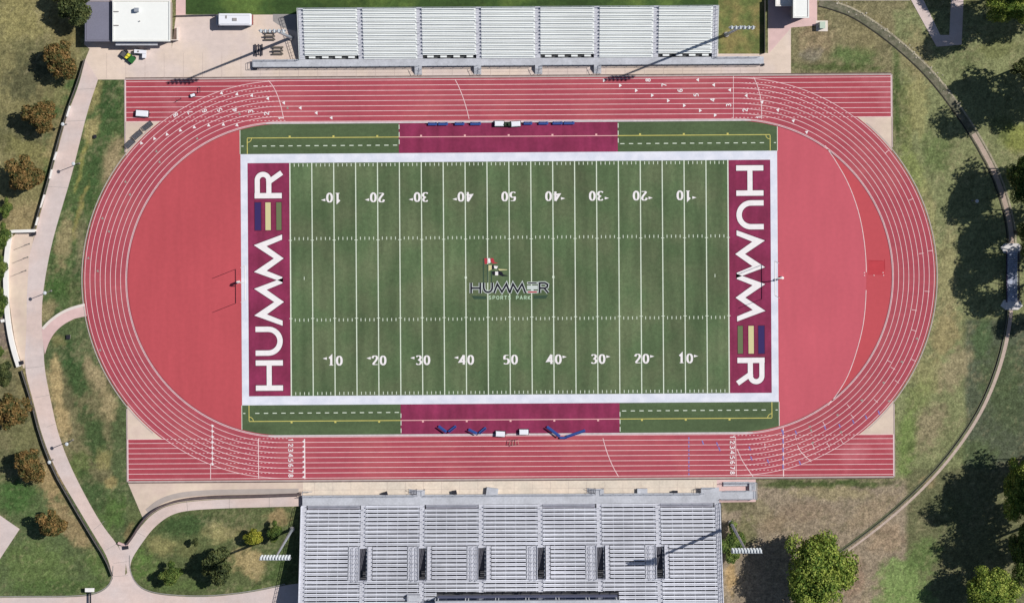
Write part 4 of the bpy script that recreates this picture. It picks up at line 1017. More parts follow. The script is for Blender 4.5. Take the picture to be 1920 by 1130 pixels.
# ------------------------------------------------------------------ bus, utility vehicle, carts
def bus():
    x, y = A(444, 38.5); r = empty("shuttle_bus", (x, y), "white shuttle bus parked on the plaza near the upper grandstand", "bus")
    L, Wd = 6.9, 2.5; z0, z1 = .5, 2.9
    def prof(zs):                        # rounded plan
        return [(x + sx * (L / 2 - .25 * (abs(sy) == 1 and False)), y + sy * Wd / 2) for sx, sy in ((-1, -1), (1, -1), (1, 1), (-1, 1))]
    def rr(L_, W_, rad, ox=0):
        p = []
        for cx_, cy_, a0 in ((L_ / 2 - rad, W_ / 2 - rad, 0), (-L_ / 2 + rad, W_ / 2 - rad, 90), (-L_ / 2 + rad, -W_ / 2 + rad, 180), (L_ / 2 - rad, -W_ / 2 + rad, 270)):
            for k in range(5): a = math.radians(a0 + k * 22.5); p.append((x + ox + cx_ + rad * math.cos(a), y + cy_ + rad * math.sin(a)))
        return p
    mb = MB(); lo1, mid, hi = rr(L, Wd, .35), rr(L, Wd, .35), rr(L - .35, Wd - .35, .3)
    n = len(lo1)
    mb.add([(p[0], p[1], z0) for p in lo1] + [(p[0], p[1], z1 - .2) for p in mid] + [(p[0], p[1], z1) for p in hi],
           [tuple(range(n - 1, -1, -1)), tuple(range(2 * n, 3 * n))] + [(i, (i + 1) % n, n + (i + 1) % n, n + i) for i in range(n)] + [(n + i, n + (i + 1) % n, 2 * n + (i + 1) % n, 2 * n + i) for i in range(n)])
    bd = mb.build("body", M_vwhite, r)
    mb = MB(); mb.box(x - L / 2 - .55, x - L / 2 + .2, y - Wd / 2 + .25, y + Wd / 2 - .25, .55, 1.35); mb.build("bonnet", M_vwhite, r)
    mb = MB(); mb.add([(x - L / 2 - .42, y - 1.0, 1.36), (x - L / 2 - .42, y + 1.0, 1.36), (x - L / 2 + .02, y + .95, 2.6), (x - L / 2 + .02, y - .95, 2.6)], [(0, 1, 2, 3)]); mb.add([(x - L / 2 - .40, y - 1.0, 1.36), (x - L / 2 + .04, y - .95, 2.6), (x - L / 2 + .04, y - .98, 1.36)], [(0, 1, 2)]); mb.build("windscreen", M_glass, r)
    for sy in (-1, 1):
        mb = MB(); mb.box(x - L / 2 + .6, x + L / 2 - .6, y + sy * (Wd / 2 + .004) - .012, y + sy * (Wd / 2 + .004) + .012, 1.55, 2.35); mb.build("side_windows", M_glass, r)
        for xx in (-L / 2 + .5, L / 2 - 1.4):
            mb = MB(); mb.tube((x + xx, y + sy * (Wd / 2 - .25), .43), (x + xx, y + sy * (Wd / 2 + .02), .43), .42, .42, 16); mb.build("wheel", M_tyre, r)
        mb = MB(); mb.bar((x - L / 2 - .1, y + sy * (Wd / 2 + .22), 1.9), (x - L / 2 + .05, y + sy * (Wd / 2 + .22), 1.9), .22, .35); mb.build("mirror", M_dark, r)
    mb = MB(); mb.box(x + L / 2 + .002, x + L / 2 + .1, y - Wd / 2 + .2, y + Wd / 2 - .2, .7, 2.2); mb.build("rear_panel", M_red, r)
    mb = MB(); mb.box(x - .45, x + .45, y - .3, y + .3, z1 + .002, z1 + .14); mb.build("roof_hatch", M_grayc, bd)
    mb = MB(); mb.box(x - 1.9, x - 1.6, y + .2, y + .8, z1 + .002, z1 + .1); mb.build("roof_vent", M_grayc, bd)
    for yy in (-.85, .85):
        mb = MB(); mb.bar((x - L / 2 + .5, y + yy, z1 + .03), (x + L / 2 - .5, y + yy, z1 + .03), .05, .05); mb.build("roof_seam", M_alu3, bd)
bus()
def rotp(px, py, deg):
    x, y = A(px, py); c, s = math.cos(math.radians(deg)), math.sin(math.radians(deg))
    return (x, y), (lambda a, b2: (x + a * c - b2 * s, y + a * s + b2 * c))
def rbox(mb, q, a0, a1, b0, b1_, z0, z1): mb.prism([q(a0, b0), q(a1, b0), q(a1, b1_), q(a0, b1_)], z0, z1)
def utv():
    (x, y), q = rotp(242, 107, -38); r = empty("utility_vehicle", (x, y), "small green utility vehicle with yellow seats by the white roofed building", "vehicle")
    mb = MB(); rbox(mb, q, .4, 1.5, -.68, .68, .4, .9); rbox(mb, q, -.45, .4, -.7, .7, .35, .55); rbox(mb, q, .4, .5, -.6, .6, .9, 1.25); mb.build("body", M_vgreen, r)
    mb = MB(); rbox(mb, q, -1.6, -.5, -.7, .7, .62, .7); 
    for a0, a1, b0, b1_ in ((-1.6, -1.54, -.7, .7), (-.56, -.5, -.7, .7), (-1.54, -.56, -.7, -.64), (-1.54, -.56, .64, .7)): rbox(mb, q, a0, a1, b0, b1_, .703, 1.0)
    mb.build("cargo_bed", mat("cargo_bed_grey", (92, 92, 96)), r)
    for s_ in (-1, 1):
        mb = MB(); rbox(mb, q, -.35, .15, s_ * .33 - .26, s_ * .33 + .26, .553, .8); rbox(mb, q, -.46, -.34, s_ * .33 - .26, s_ * .33 + .26, .6, 1.25); mb.build("seat", M_vyellow, r)
        for a in (-1.05, 1.0):
            mb = MB(); p0, p1 = q(a, s_ * .62), q(a, s_ * .86); mb.tube((*p0, .33), (*p1, .33), .32, .32, 14); mb.build("wheel", M_tyre, r)
    mb = MB(); p = q(.32, -.3); mb.tube((*p, .9), (*q(.26, -.3), 1.08), .17, .17, 12); mb.build("steering_wheel", M_dark, r)
utv()
def white_tank():
    (x, y), q = rotp(265, 100, -4); r = empty("field_sprayer", (x, y), "white L shaped tank trailer beside the green utility vehicle", "trailer")
    mb = MB(); rbox(mb, q, -1.25, 1.2, -.1, .65, .45, 1.3); rbox(mb, q, .45, 1.2, -1.0, -.1, .45, 1.2); b0 = mb.build("tank", M_vwhite, r)
    mb = MB(); rbox(mb, q, -1.2, 1.15, 0, .5, .3, .45); rbox(mb, q, .5, .6, -1.1, 0, .3, .42); mb.build("frame", M_dark, r)
    mb = MB(); p = q(-.4, .28); mb.tube((*p, 1.302), (*p, 1.4), .2, .2, 12); mb.build("filler_cap", M_grayc, b0)
    for s_ in (-.75, .75):
        mb = MB(); mb.tube((*q(s_, -.2), .3), (*q(s_, -.38), .3), .28, .28, 12); mb.build("wheel", M_tyre, r)
        mb = MB(); mb.tube((*q(s_, .7), .3), (*q(s_, .86), .3), .28, .28, 12); mb.build("wheel", M_tyre, r)
white_tank()

def cart(px, py, label, L=1.9, Wd=1.05, rot=0, grp=None, h=1.0):
    (x, y), q = rotp(px, py, rot); r = empty("equipment_cart", (x, y), label, "cart", grp, z=.08)
    mb = MB(); rbox(mb, q, -L / 2, L / 2, -Wd / 2, Wd / 2, .32, h * .9); e = .08; rbox(mb, q, -L / 2 + e, L / 2 - e, -Wd / 2 + e, Wd / 2 - e, h * .9, h); mb.build("cover", M_vwhite, r)
    mb = MB(); rbox(mb, q, -L / 2 - .12, L / 2 + .12, -Wd / 2 - .12, Wd / 2 + .12, .24, .317); rbox(mb, q, L / 2 + .12, L / 2 + .5, -.05, .05, .25, .31); mb.build("chassis", M_dark, r)
    for a in (-L / 2 + .3, L / 2 - .3):
        for s_ in (-1, 1):
            mb = MB(); mb.tube((*q(a, s_ * (Wd / 2 - .08)), .2), (*q(a, s_ * (Wd / 2 + .06)), .2), .17, .17, 10); mb.build("wheel", M_tyre, r)
cg = "covered carts beside the track"
cart(936, 232, "white cart with dark slots, left of the pair on the top maroon strip", rot=0, grp=cg)
cart(967, 232.5, "plain white cart, right of the pair on the top maroon strip", rot=4, grp=cg)
cart(938, 812, "white covered cart on the bottom maroon strip, left one touching the kerb", rot=-3, grp=cg)
cart(982, 808.5, "white covered cart on the bottom maroon strip, right one clear of the kerb", rot=0, grp=cg)
cart(267.5, 213, "long white covered cart standing on the upper left track straight", 2.5, 1.25, -4, cg, 1.1)
cart(362, 179, "small tilted white cart on the upper left track straight", .9, .55, 20, cg, .8)
(xx_, yy_), q = rotp(951, 233, 0); r = empty("cooler_stand", (xx_, yy_), "dark green cooler stand between the two white carts on the top strip", "cooler", z=.08)
mb = MB(); rbox(mb, q, -.75, .75, -.45, .45, .1, .8); mb.build("table", mat("dark_green_cloth", (36, 48, 38)), r)
mb = MB()
for a in (-.4, .4): mb.tube((*q(a, 0), .805), (*q(a, 0), 1.25), .22, .22, 12)
mb.build("drink_cooler", mat("cooler_green", (58, 74, 58)), r)

# benches
def bench(x0, y0, x1, y1, label, grp, w=.62):
    a, b2 = Vector(A(x0, y0)), Vector(A(x1, y1)); c = (a + b2) / 2; r = empty("team_bench", c, label, "bench", grp, z=.08)
    mb = MB(); mb.bar((a.x, a.y, .52), (b2.x, b2.y, .52), w * .62, .06); mb.build("seat", M_bench, r)
    d = (b2 - a).normalized(); n = Vector((-d.y, d.x)); n = n if n.y * (1 if c.y < 0 else -1) < 0 else -n
    mb = MB(); o = n * (w * .42); mb.bar((a.x + o.x, a.y + o.y, .86), (b2.x + o.x, b2.y + o.y, .86), .10, .34); mb.build("backrest", M_bench, r)
    k = max(2, int((b2 - a).length / 1.2) + 1)
    for i in range(k):
        p = a.lerp(b2, (i + .15) / (k - .7)) if k > 1 else c
        mb = MB(); mb.bar((p.x - n.x * w * .28, p.y - n.y * w * .28, .28), (p.x + n.x * w * .46, p.y + n.y * w * .46, .28), .07, .40); mb.build("leg", M_bench2, r)
tb = "blue team benches along the top strip"
for x0, x1, lb in ((803, 820, "blue bench at the far left end of the top maroon strip"), (822, 840, "second blue bench from the left end of the top maroon strip"), (853, 871, "third blue bench from the left on the top strip, standing alone"), (882, 902, "blue bench nearest the white carts on their left, top strip"),
                   (982, 998, "blue bench nearest the white carts on their right, top strip"), (1010, 1028, "second blue bench right of the white carts, top strip"), (1036, 1055, "long blue bench of the touching pair at the right, left half"), (1057, 1077, "blue bench at the far right end of the top maroon strip")):
    bench(x0, 232.3 - (x0 - 900) * .0066, x1, 232.3 - (x1 - 900) * .0066, lb, tb, .8)
bb = "blue team benches in V shapes on the bottom strip"
for x0, y0, x1, y1, lb in ((823, 797, 838, 808, "left arm of the leftmost blue V of benches, bottom strip"), (841, 808, 855, 797, "right arm of the leftmost blue V of benches, bottom strip"), (879, 803, 895, 811, "left arm of the middle blue V of benches, bottom strip"), (898, 811, 911, 800, "right arm of the middle blue V of benches, bottom strip"),
                           (1026, 798, 1050, 816, "left arm of the widest blue V of benches, overlapping the kerb"), (1062, 817, 1097, 805, "right arm of the widest blue V of benches, overlapping the kerb")):
    bench(x0, y0, x1, y1, lb, bb)
(xx_, yy_), q = rotp(1056, 819.5, 0); 
mb = MB(); rbox(mb, q, -.75, .75, -.22, .22, .45, .52); 
for a in (-.6, .6): rbox(mb, q, a - .04, a + .04, -.2, .2, .09, .45)
tag(mb.build("team_bench", M_bench), "short blue bench joining the arms of the widest V at the kerb", "bench", bb)

# hurdles on lane one
hr_ = []
for k, (px, py) in enumerate(((956, 827.5), (961, 829), (966.5, 828), (972, 827))):
    (x, y), q = rotp(px, py, 90 + (k - 1.5) * 7); r = empty("hurdle", (x, y), ["tan hurdle at the left end of the cluster on lane one", "second tan hurdle from the left in the lane one cluster", "third tan hurdle from the left in the lane one cluster", "pinkish hurdle at the right end of the lane one cluster"][k], "hurdle", "hurdles clustered on lane one", z=.06)
    mb = MB(); rbox(mb, q, -.55, .55, -.03, .03, .9, 1.0); mb.build("top_bar", M_hurdle, r)
    for s_ in (-1, 1):
        mb = MB(); rbox(mb, q, s_ * .5 - .025, s_ * .5 + .025, -.025, .025, .05, .9); rbox(mb, q, s_ * .5 - .03, s_ * .5 + .03, -.025, .6, .02, .07); mb.build("leg", M_dark, r)
# stacked hurdle carts outside the upper left bend
for k, (px, py, ro) in enumerate(((277, 236, 38), (258, 253, 42), (244, 269, 44))):
    (x, y), q = rotp(px, py, ro); r = empty("hurdle_rack", (x, y), ["grey rack of stacked hurdles by the bend, nearest the track straight", "grey rack of stacked hurdles by the bend, middle of three", "grey rack of stacked hurdles by the bend, lowest of three"][k], "rack", "hurdle racks outside the upper left bend", z=.05)
    mb = MB()
    for j in range(6): rbox(mb, q, -1.05, 1.05, -.5 + j * .17, -.44 + j * .17, .85, .95)
    mb.build("stacked_hurdles", M_greyfr, r)
    mb = MB()
    for j in range(6):
        for s_ in (-.9, .9): rbox(mb, q, s_ - .03, s_ + .03, -.5 + j * .17, -.46 + j * .17, .15, .85)
    rbox(mb, q, -1.1, 1.1, -.55, .6, .1, .16); mb.build("base_frame", M_dark, r)
for k, (px, py, ro, lb) in enumerate(((376, 168, 90, "thin dark upright hurdle on the upper left straight, right of the tilted cart"), (336, 188, 30, "dark slanted hurdle on the upper left straight, below the tilted white cart"))):
    (x, y), q = rotp(px, py, ro); r = empty("hurdle", (x, y), lb, "hurdle", z=.06)
    mb = MB(); rbox(mb, q, -.55, .55, -.04, .04, .8, .92); mb.build("top_bar", M_dark, r)
    mb = MB()
    for s_ in (-.5, .5): rbox(mb, q, s_ - .03, s_ + .03, -.03, .03, .05, .8); rbox(mb, q, s_ - .03, s_ + .03, .035, .6, .02, .07)
    mb.build("leg_frame", M_dark, r)
# benches by the left mast
def picnic(px, py, rot, label, m):
    (x, y), q = rotp(px, py, rot); r = empty("slatted_bench", (x, y), label, "bench", "dark slatted benches by the left end of the upper stand", z=.04)
    for b0 in (-.75, -.05, .65):
        mb = MB(); rbox(mb, q, -1.2, 1.2, b0 - .17, b0 + .17, .45 + (.28 if abs(b0) < .1 else 0), .5 + (.28 if abs(b0) < .1 else 0)); mb.build("plank", m, r)
    mb = MB()
    for a in (-.9, .9): rbox(mb, q, a - .05, a + .05, -.9, .8, .36, .44); rbox(mb, q, a - .05, a + .05, -.1, .1, .44, .72); rbox(mb, q, a - .05, a + .05, -.5, -.4, .02, .36); rbox(mb, q, a - .05, a + .05, .3, .4, .02, .36)
    mb.build("leg_frame", M_dark, r)
M_dslat = mat("dark_slats", (72, 68, 74), noise=[(2, .2)])
picnic(485, 94, 90, "upright dark slatted table nearest the plaza by the upper walkway", M_dslat)
picnic(521, 95, 0, "level dark slatted table between the plaza and the upper grandstand", mat("grey_slats", (96, 90, 82), noise=[(2, .2)]))
picnic(506, 68, 0, "faint slatted table just under the left floodlight rack", mat("grey_slats", (96, 90, 82)))

# ------------------------------------------------------------------ walls, fences, posts
def wall_line(name, pts, w, h, m, label, cat="wall", z0=0.0, coping=None):
    P = [A(*p) for p in pts]; c = P[len(P) // 2]; r = empty(name, c, label, cat)
    def rib(ww, za, zb, mt, nm):
        up_ = []; P2 = [Vector(p) for p in P]; Lp, Rp = [], []
        for i in range(len(P2)):
            a = P2[max(0, i - 1)]; b2 = P2[min(len(P2) - 1, i + 1)]; t = (b2 - a).normalized(); n = Vector((-t.y, t.x)) * ww / 2; Lp.append(P2[i] + n); Rp.append(P2[i] - n)
        mb = MB(); n = len(P2)
        vs = [(p.x, p.y, za) for p in Lp] + [(p.x, p.y, za) for p in Rp] + [(p.x, p.y, zb) for p in Lp] + [(p.x, p.y, zb) for p in Rp]
        fs = []
        for i in range(n - 1):
            fs += [(2 * n + i, 3 * n + i, 3 * n + i + 1, 2 * n + i + 1), (i, 2 * n + i, 2 * n + i + 1, i + 1), (n + i, n + i + 1, 3 * n + i + 1, 3 * n + i)]
        fs += [(0, n, 3 * n, 2 * n), (n - 1, 3 * n - 1, 4 * n - 1, 2 * n - 1)]
        mb.add(vs, fs); mb.build(nm, mt, r)
    rib(w, z0, h - .1, m, "wall_body"); rib(w + .1, h - .1, h, coping or m, "coping")
    return r
wall_line("garden_wall", [(20, 434), (30, 433), (68, 432)], .5, 1.3, M_wallw, "white straight wall closing the top of the entrance court")
wall_line("garden_wall", smoothpts([(20, 438), (15, 470), (12, 510), (13, 550), (15, 590), (21, 630), (29, 662), (37, 686)]), .85, .9, M_wallw, "long curved white wall along the left side of the entrance court")
wall_line("retaining_wall", smoothpts([(240, 1018), (252, 1002), (262, 984), (280, 962), (305, 946), (340, 935), (400, 929), (480, 928), (565, 925)]), .3, 1.25, mat("dark_retaining", (96, 84, 84), noise=[(1, .2)]), "dark curved retaining wall beside the path to the lower grandstand")
wall_line("retaining_wall", smoothpts([(222, 1016), (232, 1020), (242, 1019)], 1), .35, .6, M_pinkc, "short pink curb wall at the path fork")
def fence(pts, label, h=1.5, step=3.0, panels=(), meshm=None):
    P = [Vector(A(*p)) for p in pts]; r = empty("chain_link_fence", P[len(P) // 2], label, "fence")
    me_, ra = MB(), MB()
    for a, b2 in zip(P[:-1], P[1:]):
        me_.bar((a.x, a.y, h * .5), (b2.x, b2.y, h * .5), .05, h * .9); ra.bar((a.x, a.y, h), (b2.x, b2.y, h), .07, .07)
    me_.build("wire_mesh", meshm or M_fence, r); ra.build("top_rail", M_fpost, r)
    acc = 0; nxt = 0
    for a, b2 in zip(P[:-1], P[1:]):
        L = (b2 - a).length
        while nxt <= acc + L:
            p = a.lerp(b2, (nxt - acc) / L); mb = MB(); mb.tube((p.x, p.y, 0), (p.x, p.y, h + .08), .05, .05, 6); mb.build("post", M_fpost, r); nxt += step
        acc += L
    for (x0, y0, x1, y1) in panels:
        mb = MB(); a, b2 = A(x0, y0), A(x1, y1); mb.bar((*a, h * .55), (*b2, h * .55), .22, h * .8); mb.build("white_banner", M_wallw, r)
    return r
fence(smoothpts([(160, 112), (146, 158), (130, 200), (122, 226), (108, 275), (94, 330), (78, 385), (66, 428)], 1), "dark wire fence with white banners along the upper footpath", 1.2, 3.0, [(133, 199, 127, 219), (108, 285, 103, 300), (99, 318, 95, 335), (85, 365, 77, 389), (73, 407, 69, 422)])
fence(smoothpts([(42, 694), (60, 750), (76, 815), (101, 880), (135, 940), (172, 1002), (200, 1047), (212, 1078)], 1), "dark wire fence along the left edge of the lower footpath", 1.1, 3.0)
fence(offs(trail_low, 7)[3:46:2], "low wire fence following the pale dirt trail on the right", .3, 4.0)
fence([(330, 30), (400, 28), (470, 27)], "short pale fence at the plaza's upper edge behind the bus", 1.0, 3.0, meshm=M_grayc)
fence([(1433, 2), (1433, 100)], "dark fence between grass patch and paving right of the upper grandstand", 1.2, 2.5)

def lamp(px, py, label, h=5.3):
    x, y = T(px, py, h); r = empty("street_lamp", (x, y), label, "street lamp", "lamp posts along the footpath")
    mb = MB(); mb.tube((x, y, 0), (x, y, .25), .2, .16, 10); mb.build("base", M_grayc, r)
    mb = MB(); mb.tube((x, y, .25), (x, y, h - .2), .10, .07, 8); mb.build("pole", M_fpost, r)
    mb = MB(); mb.tube((x, y, h - .2), (x, y, h + .05), .16, .38, 14); mb.ell((x, y, h + .06), .38, .38, .14, 14, 6); mb.build("lamp_head", M_lampw, r)
lamp(137.5, 307, "round lamp post on the grass beside the upper footpath")
lamp(84, 549, "round lamp post facing the entrance court with its white walls")
lamp(125, 832, "round lamp post on the grass beside the lower footpath")
lamp(117.5, 233, "white topped lamp post beside the second autumn tree", 3.2)
lamp(92.5, 866, "white topped lamp post beside the autumn tree on the lower left", 3.2)
lamp(1832, 377, "white lamp post standing in tree shade on the right", 4.0)
for k, (px, py) in enumerate(((55, 457), (52, 482), (48.5, 507))):
    x, y = A(px, py); r = empty("flagpole", (x, y), ["slim grey pole in the entrance court nearest its top wall", "slim grey pole in the middle of the three in the entrance court", "slim grey pole lowest of the three in the entrance court"][k], "pole", "slim poles in the entrance court", z=.05)
    mb = MB(); mb.tube((x, y, .05), (x, y, 4.0), .06, .05, 8); mb.build("shaft", M_fpost, r)
    mb = MB(); mb.tube((x, y, .05), (x, y, .14), .16, .16, 10); mb.build("base_plate", M_fpost, r)
box_thing("trash_bin", "black bin at the lower end of the curved white wall", "bin", 41.5, 679, .7, .7, 1.0, M_dark, 15)
box_thing("trash_bin", "black bin at the end of the court's straight white wall", "bin", 65, 437, .7, .7, 1.0, M_dark, 0)
box_thing("utility_box", "small dark utility box in the grass below the branch path", "utility box", 129, 631, .7, .8, .5, M_pale, 0, lid=M_dark)
box_thing("utility_box", "small dark utility box in the dry grass by the upper footpath", "utility box", 179, 256, .5, .6, .5, M_dark, 0)
box_thing("stone_bench", "pale block bench outside the curved white wall", "bench", 9, 600, 1.3, .5, .6, M_wallw, 12)
box_thing("planter", "small dark planter where the two footpaths meet", "planter", 237, 1025, .9, .6, .6, M_dark, 10)
# gate at the bottom left
x, y = A(171, 1104); r = empty("barrier_gate", (x, y), "white topped gate post with a dark bar at the bottom kerb", "gate")
mb = MB(); mb.box(x - .95, x + .95, y - .2, y + .6, 1.3, 1.5); mb.build("top_board", M_wallw, r)
mb = MB(); mb.box(x - .8, x - .65, y + .1, y + .25, 0, 1.3); mb.box(x + .65, x + .8, y + .1, y + .25, 0, 1.3); mb.build("post", M_fpost, r)
mb = MB(); mb.bar((x + .05, y - .25, 1.0), (x + .05, y - 5, 1.0), .3, .25); mb.build("barrier_arm", M_dark, r)
for yy in (-.6, -4.4):
    mb = MB(); mb.tube((x + .05, y + yy, 0), (x + .05, y + yy, .87), .09, .09, 8); mb.build("arm_support", M_dark, r)

# footbridge on the right
def bridge():
    x, y = A(1896, 518); r = empty("footbridge", (x, y), "weathered grey footbridge with concrete ends in tree shade on the right", "bridge")
    Lh = 5.2
    mb = MB()
    for k in range(24): yy = y - Lh + 2 * Lh * (k + .1) / 24; mb.box(x - 1.15, x + 1.15, yy, yy + .36, .55, .63)
    mb.build("deck", mat("bridge_planks", (176, 182, 200), noise=[(1, .2), (4, .2)]), r)
    mb = MB()
    for sx in (-.9, .9): mb.box(x + sx - .12, x + sx + .12, y - Lh, y + Lh, .3, .547)
    mb.build("girder", M_dark, r)
    for sx in (-1.25, 1.25):
        mb = MB()
        for hh in (.95, 1.3, 1.65): mb.bar((x + sx, y - Lh, hh), (x + sx, y + Lh, hh), .07, .07)
        for k in range(9): yy = y - Lh + 2 * Lh * k / 8; mb.box(x + sx - .05, x + sx + .05, yy - .05, yy + .05, .45, 1.7)
        mb.build("railing", mat("bridge_rail", (60, 52, 74)), r)
    for s_ in (-1, 1):
        mb = MB(); y0, y1 = y + s_ * (Lh - .3), y + s_ * (Lh + 1.1)
        mb.prism([(x - 2.3, y1 - s_ * .2), (x - 1.6, y0), (x + 1.6, y0), (x + 2.3, y1 - s_ * .2), (x + 1.3, y1 + s_ * .6), (x - 1.3, y1 + s_ * .6)], 0, .54); mb.build("abutment", mat("abutment_concrete", (214, 210, 208), noise=[(1, .1)]), r)
bridge()
# stones on the ditch bank
mb = MB(); R2 = random.Random(5)
for k in range(70):
    i = R2.randrange(6, 30); p = offs(trail_top, -8)[i]; px, py = p[0] + R2.gauss(0, 3.5), p[1] + R2.gauss(0, 3.5); x, y = A(px, py); s_ = R2.uniform(.08, .24)
    mb.ell((x, y, s_ * .3), s_, s_ * R2.uniform(.6, 1), s_ * .5, 6, 4)
tag(mb.build("stones", M_stone), "pale loose stones scattered on the ditch bank", "stones", kind='stuff')

# ------------------------------------------------------------------ trees
def leafmat(name, c1, c2, c3):
    m = bpy.data.materials.new(name); m.use_nodes = True; t = m.node_tree; b = t.nodes["Principled BSDF"]; b.inputs["Roughness"].default_value = .7; b.inputs["Specular IOR Level"].default_value = .2
    geo = t.nodes.new("ShaderNodeNewGeometry")
    n = t.nodes.new("ShaderNodeTexNoise"); n.inputs["Scale"].default_value = .7; n.inputs["Detail"].default_value = 4; t.links.new(geo.outputs["Position"], n.inputs["Vector"])
    n2 = t.nodes.new("ShaderNodeMath"); n2.operation = 'MULTIPLY_ADD'; n2.inputs[1].default_value = .30; n2.inputs[2].default_value = -.15
    t.links.new(geo.outputs["Random Per Island"], n2.inputs[0])
    ad = t.nodes.new("ShaderNodeMath"); ad.operation = 'ADD'; t.links.new(n.outputs[0], ad.inputs[0]); t.links.new(n2.outputs[0], ad.inputs[1])
    cr = t.nodes.new("ShaderNodeValToRGB"); e = cr.color_ramp.elements; e[0].position = .33; e[0].color = col(c1); e[1].position = .68; e[1].color = col(c3)
    e.new(.5).color = col(c2)
    t.links.new(ad.outputs[0], cr.inputs[0]); t.links.new(cr.outputs[0], b.inputs["Base Color"])
    tr = t.nodes.new("ShaderNodeBsdfTranslucent"); t.links.new(cr.outputs[0], tr.inputs["Color"])
    mx = t.nodes.new("ShaderNodeMixShader"); mx.inputs[0].default_value = .18
    out = t.nodes["Material Output"]; t.links.new(b.outputs[0], mx.inputs[1]); t.links.new(tr.outputs[0], mx.inputs[2]); t.links.new(mx.outputs[0], out.inputs[0])
    return m
LM = {'autumn': leafmat("autumn_leaves", (76, 84, 48), (118, 102, 60), (160, 128, 80)),
      'green': leafmat("green_leaves", (66, 90, 44), (98, 120, 58), (132, 146, 76)),
      'dark': leafmat("dark_leaves", (56, 68, 44), (84, 96, 56), (112, 118, 72)),
      'yellow': leafmat("yellow_green_leaves", (112, 124, 48), (150, 154, 56), (178, 174, 70)),
      'big': leafmat("broad_leaves", (84, 112, 48), (134, 154, 66), (176, 186, 92))}
def crown_mesh(seed, kind, rx, ry, rz, n, leaf, nl, core=.64, reach=.76):
    rs = np.random.RandomState(seed)
    lobes = []
    for i in range(nl):
        d = rs.normal(size=3); d /= np.linalg.norm(d); d[2] = abs(d[2]) * .9 - .25
        k = rs.uniform(.35, reach); lobes.append((d * k * np.array([rx, ry, rz]), rs.uniform(.20, .40) * (1.15 - .35 * k)))
    lobes.append((np.zeros(3), core))
    tot = sum(r ** 2 for _, r in lobes); vs = []
    for c, r in lobes:
        per = int(n * r * r / tot) + 8; d = rs.normal(size=(per, 3)); d /= np.linalg.norm(d, axis=1)[:, None]
        rad = r * (1 - .35 * rs.rand(per) ** 2 + .07 * rs.normal(size=per))
        p = c + d * rad[:, None] * np.array([rx, ry, rz])
        nrm = d * .9 + rs.normal(size=(per, 3)) * .55; nrm /= np.linalg.norm(nrm, axis=1)[:, None]
        t1 = np.cross(nrm, rs.normal(size=(per, 3))); t1 /= np.linalg.norm(t1, axis=1)[:, None]; t2 = np.cross(nrm, t1)
        s = (leaf * rs.uniform(.55, 1.25, per))[:, None]; s2 = s * rs.uniform(.45, .9, per)[:, None]
        q = np.stack([p - t1 * s, p - t2 * s2 + t1 * s * .1, p + t1 * s, p + t2 * s2], 1); vs.append(q.reshape(-1, 3))
    V = np.concatenate(vs); V[:, 2] = np.maximum(V[:, 2], -rz * .8)
    me = bpy.data.meshes.new("crown"); nf = len(V) // 4
    me.vertices.add(len(V)); me.vertices.foreach_set("co", V.ravel()); me.loops.add(nf * 4); me.loops.foreach_set("vertex_index", np.arange(nf * 4))
    me.polygons.add(nf); me.polygons.foreach_set("loop_start", np.arange(0, nf * 4, 4)); me.polygons.foreach_set("loop_total", np.full(nf, 4)); me.update(calc_edges=True)
    me.materials.append(LM[kind]); return me
CROWNS = {'a3': crown_mesh(31, 'autumn', 1, 1, .8, 7500, .062, 20, .5, .85), 'a4': crown_mesh(34, 'autumn', 1, 1, .8, 7500, .06, 24, .48, .88), 'a1': crown_mesh(1, 'autumn', 1, 1, .78, 7500, .062, 26, .52, .84), 'a2': crown_mesh(2, 'autumn', 1, 1, .8, 7500, .062, 22, .5, .86),
          'g1': crown_mesh(3, 'green', 1, 1, .85, 6000, .07, 20, .5, .86), 'd1': crown_mesh(4, 'dark', 1, 1, .8, 8000, .062, 22, .52, .86), 'y1': crown_mesh(5, 'yellow', 1, 1, .8, 4500, .08, 14),
          'b1': crown_mesh(6, 'big', 1, 1, .85, 30000, .034, 60, .5, .92), 'b2': crown_mesh(8, 'big', 1, 1, .85, 22000, .038, 44, .5, .9), 'g2': crown_mesh(9, 'green', 1, 1, .85, 20000, .04, 44, .5, .9),
          'w1': crown_mesh(12, 'green', 1, 1, .7, 4200, .055, 30, .38, .98), 'w2': crown_mesh(15, 'green', 1, 1, .7, 4200, .055, 28, .36, 1.0)}
def tree(px, py, rxp, ryp, hc, key, label, group=None, name="tree", rz=None, shape=1.0, apparent=True):
    """px,py: where the crown centre is seen; hc its height"""
    x, y = T(px, py, hc) if apparent else A(px, py)
    rx, ry = rxp * S, ryp * S; rzz = min(hc * .8, (rx + ry) / 2 * shape)
    r = empty(name, (x, y), label, "bush" if name == "bush" else "tree", group)
    o = bpy.data.objects.new("crown", CROWNS[key]); sc.collection.objects.link(o); o.parent = r
    o.location = (0, 0, hc); o.scale = (rx, ry, rzz); r.rotation_euler = (0, 0, 0); me_k = o
    mb = MB(); rt = max(.09, (rx + ry) * .03); mb.tube((x, y, 0), (x + .1, y, hc), rt * 1.3, rt * .6, 8)
    rr = random.Random(int(px * 7 + py))
    for k in range(5):
        a = k * 1.257 + rr.random(); L = (rx + ry) * .3; mb.tube((x + .05, y, hc * rr.uniform(.45, .7)), (x + L * math.cos(a), y + L * math.sin(a), hc + rzz * rr.uniform(-.1, .35)), rt * .55, rt * .15, 6)
    mb.build("trunk", M_bark, r)
    return r
au = "autumn trees left of the fence"
tree(112, 114, 38, 37, 4.6, 'a1', "autumn tree below the grey annex, topmost of the russet trees", au)
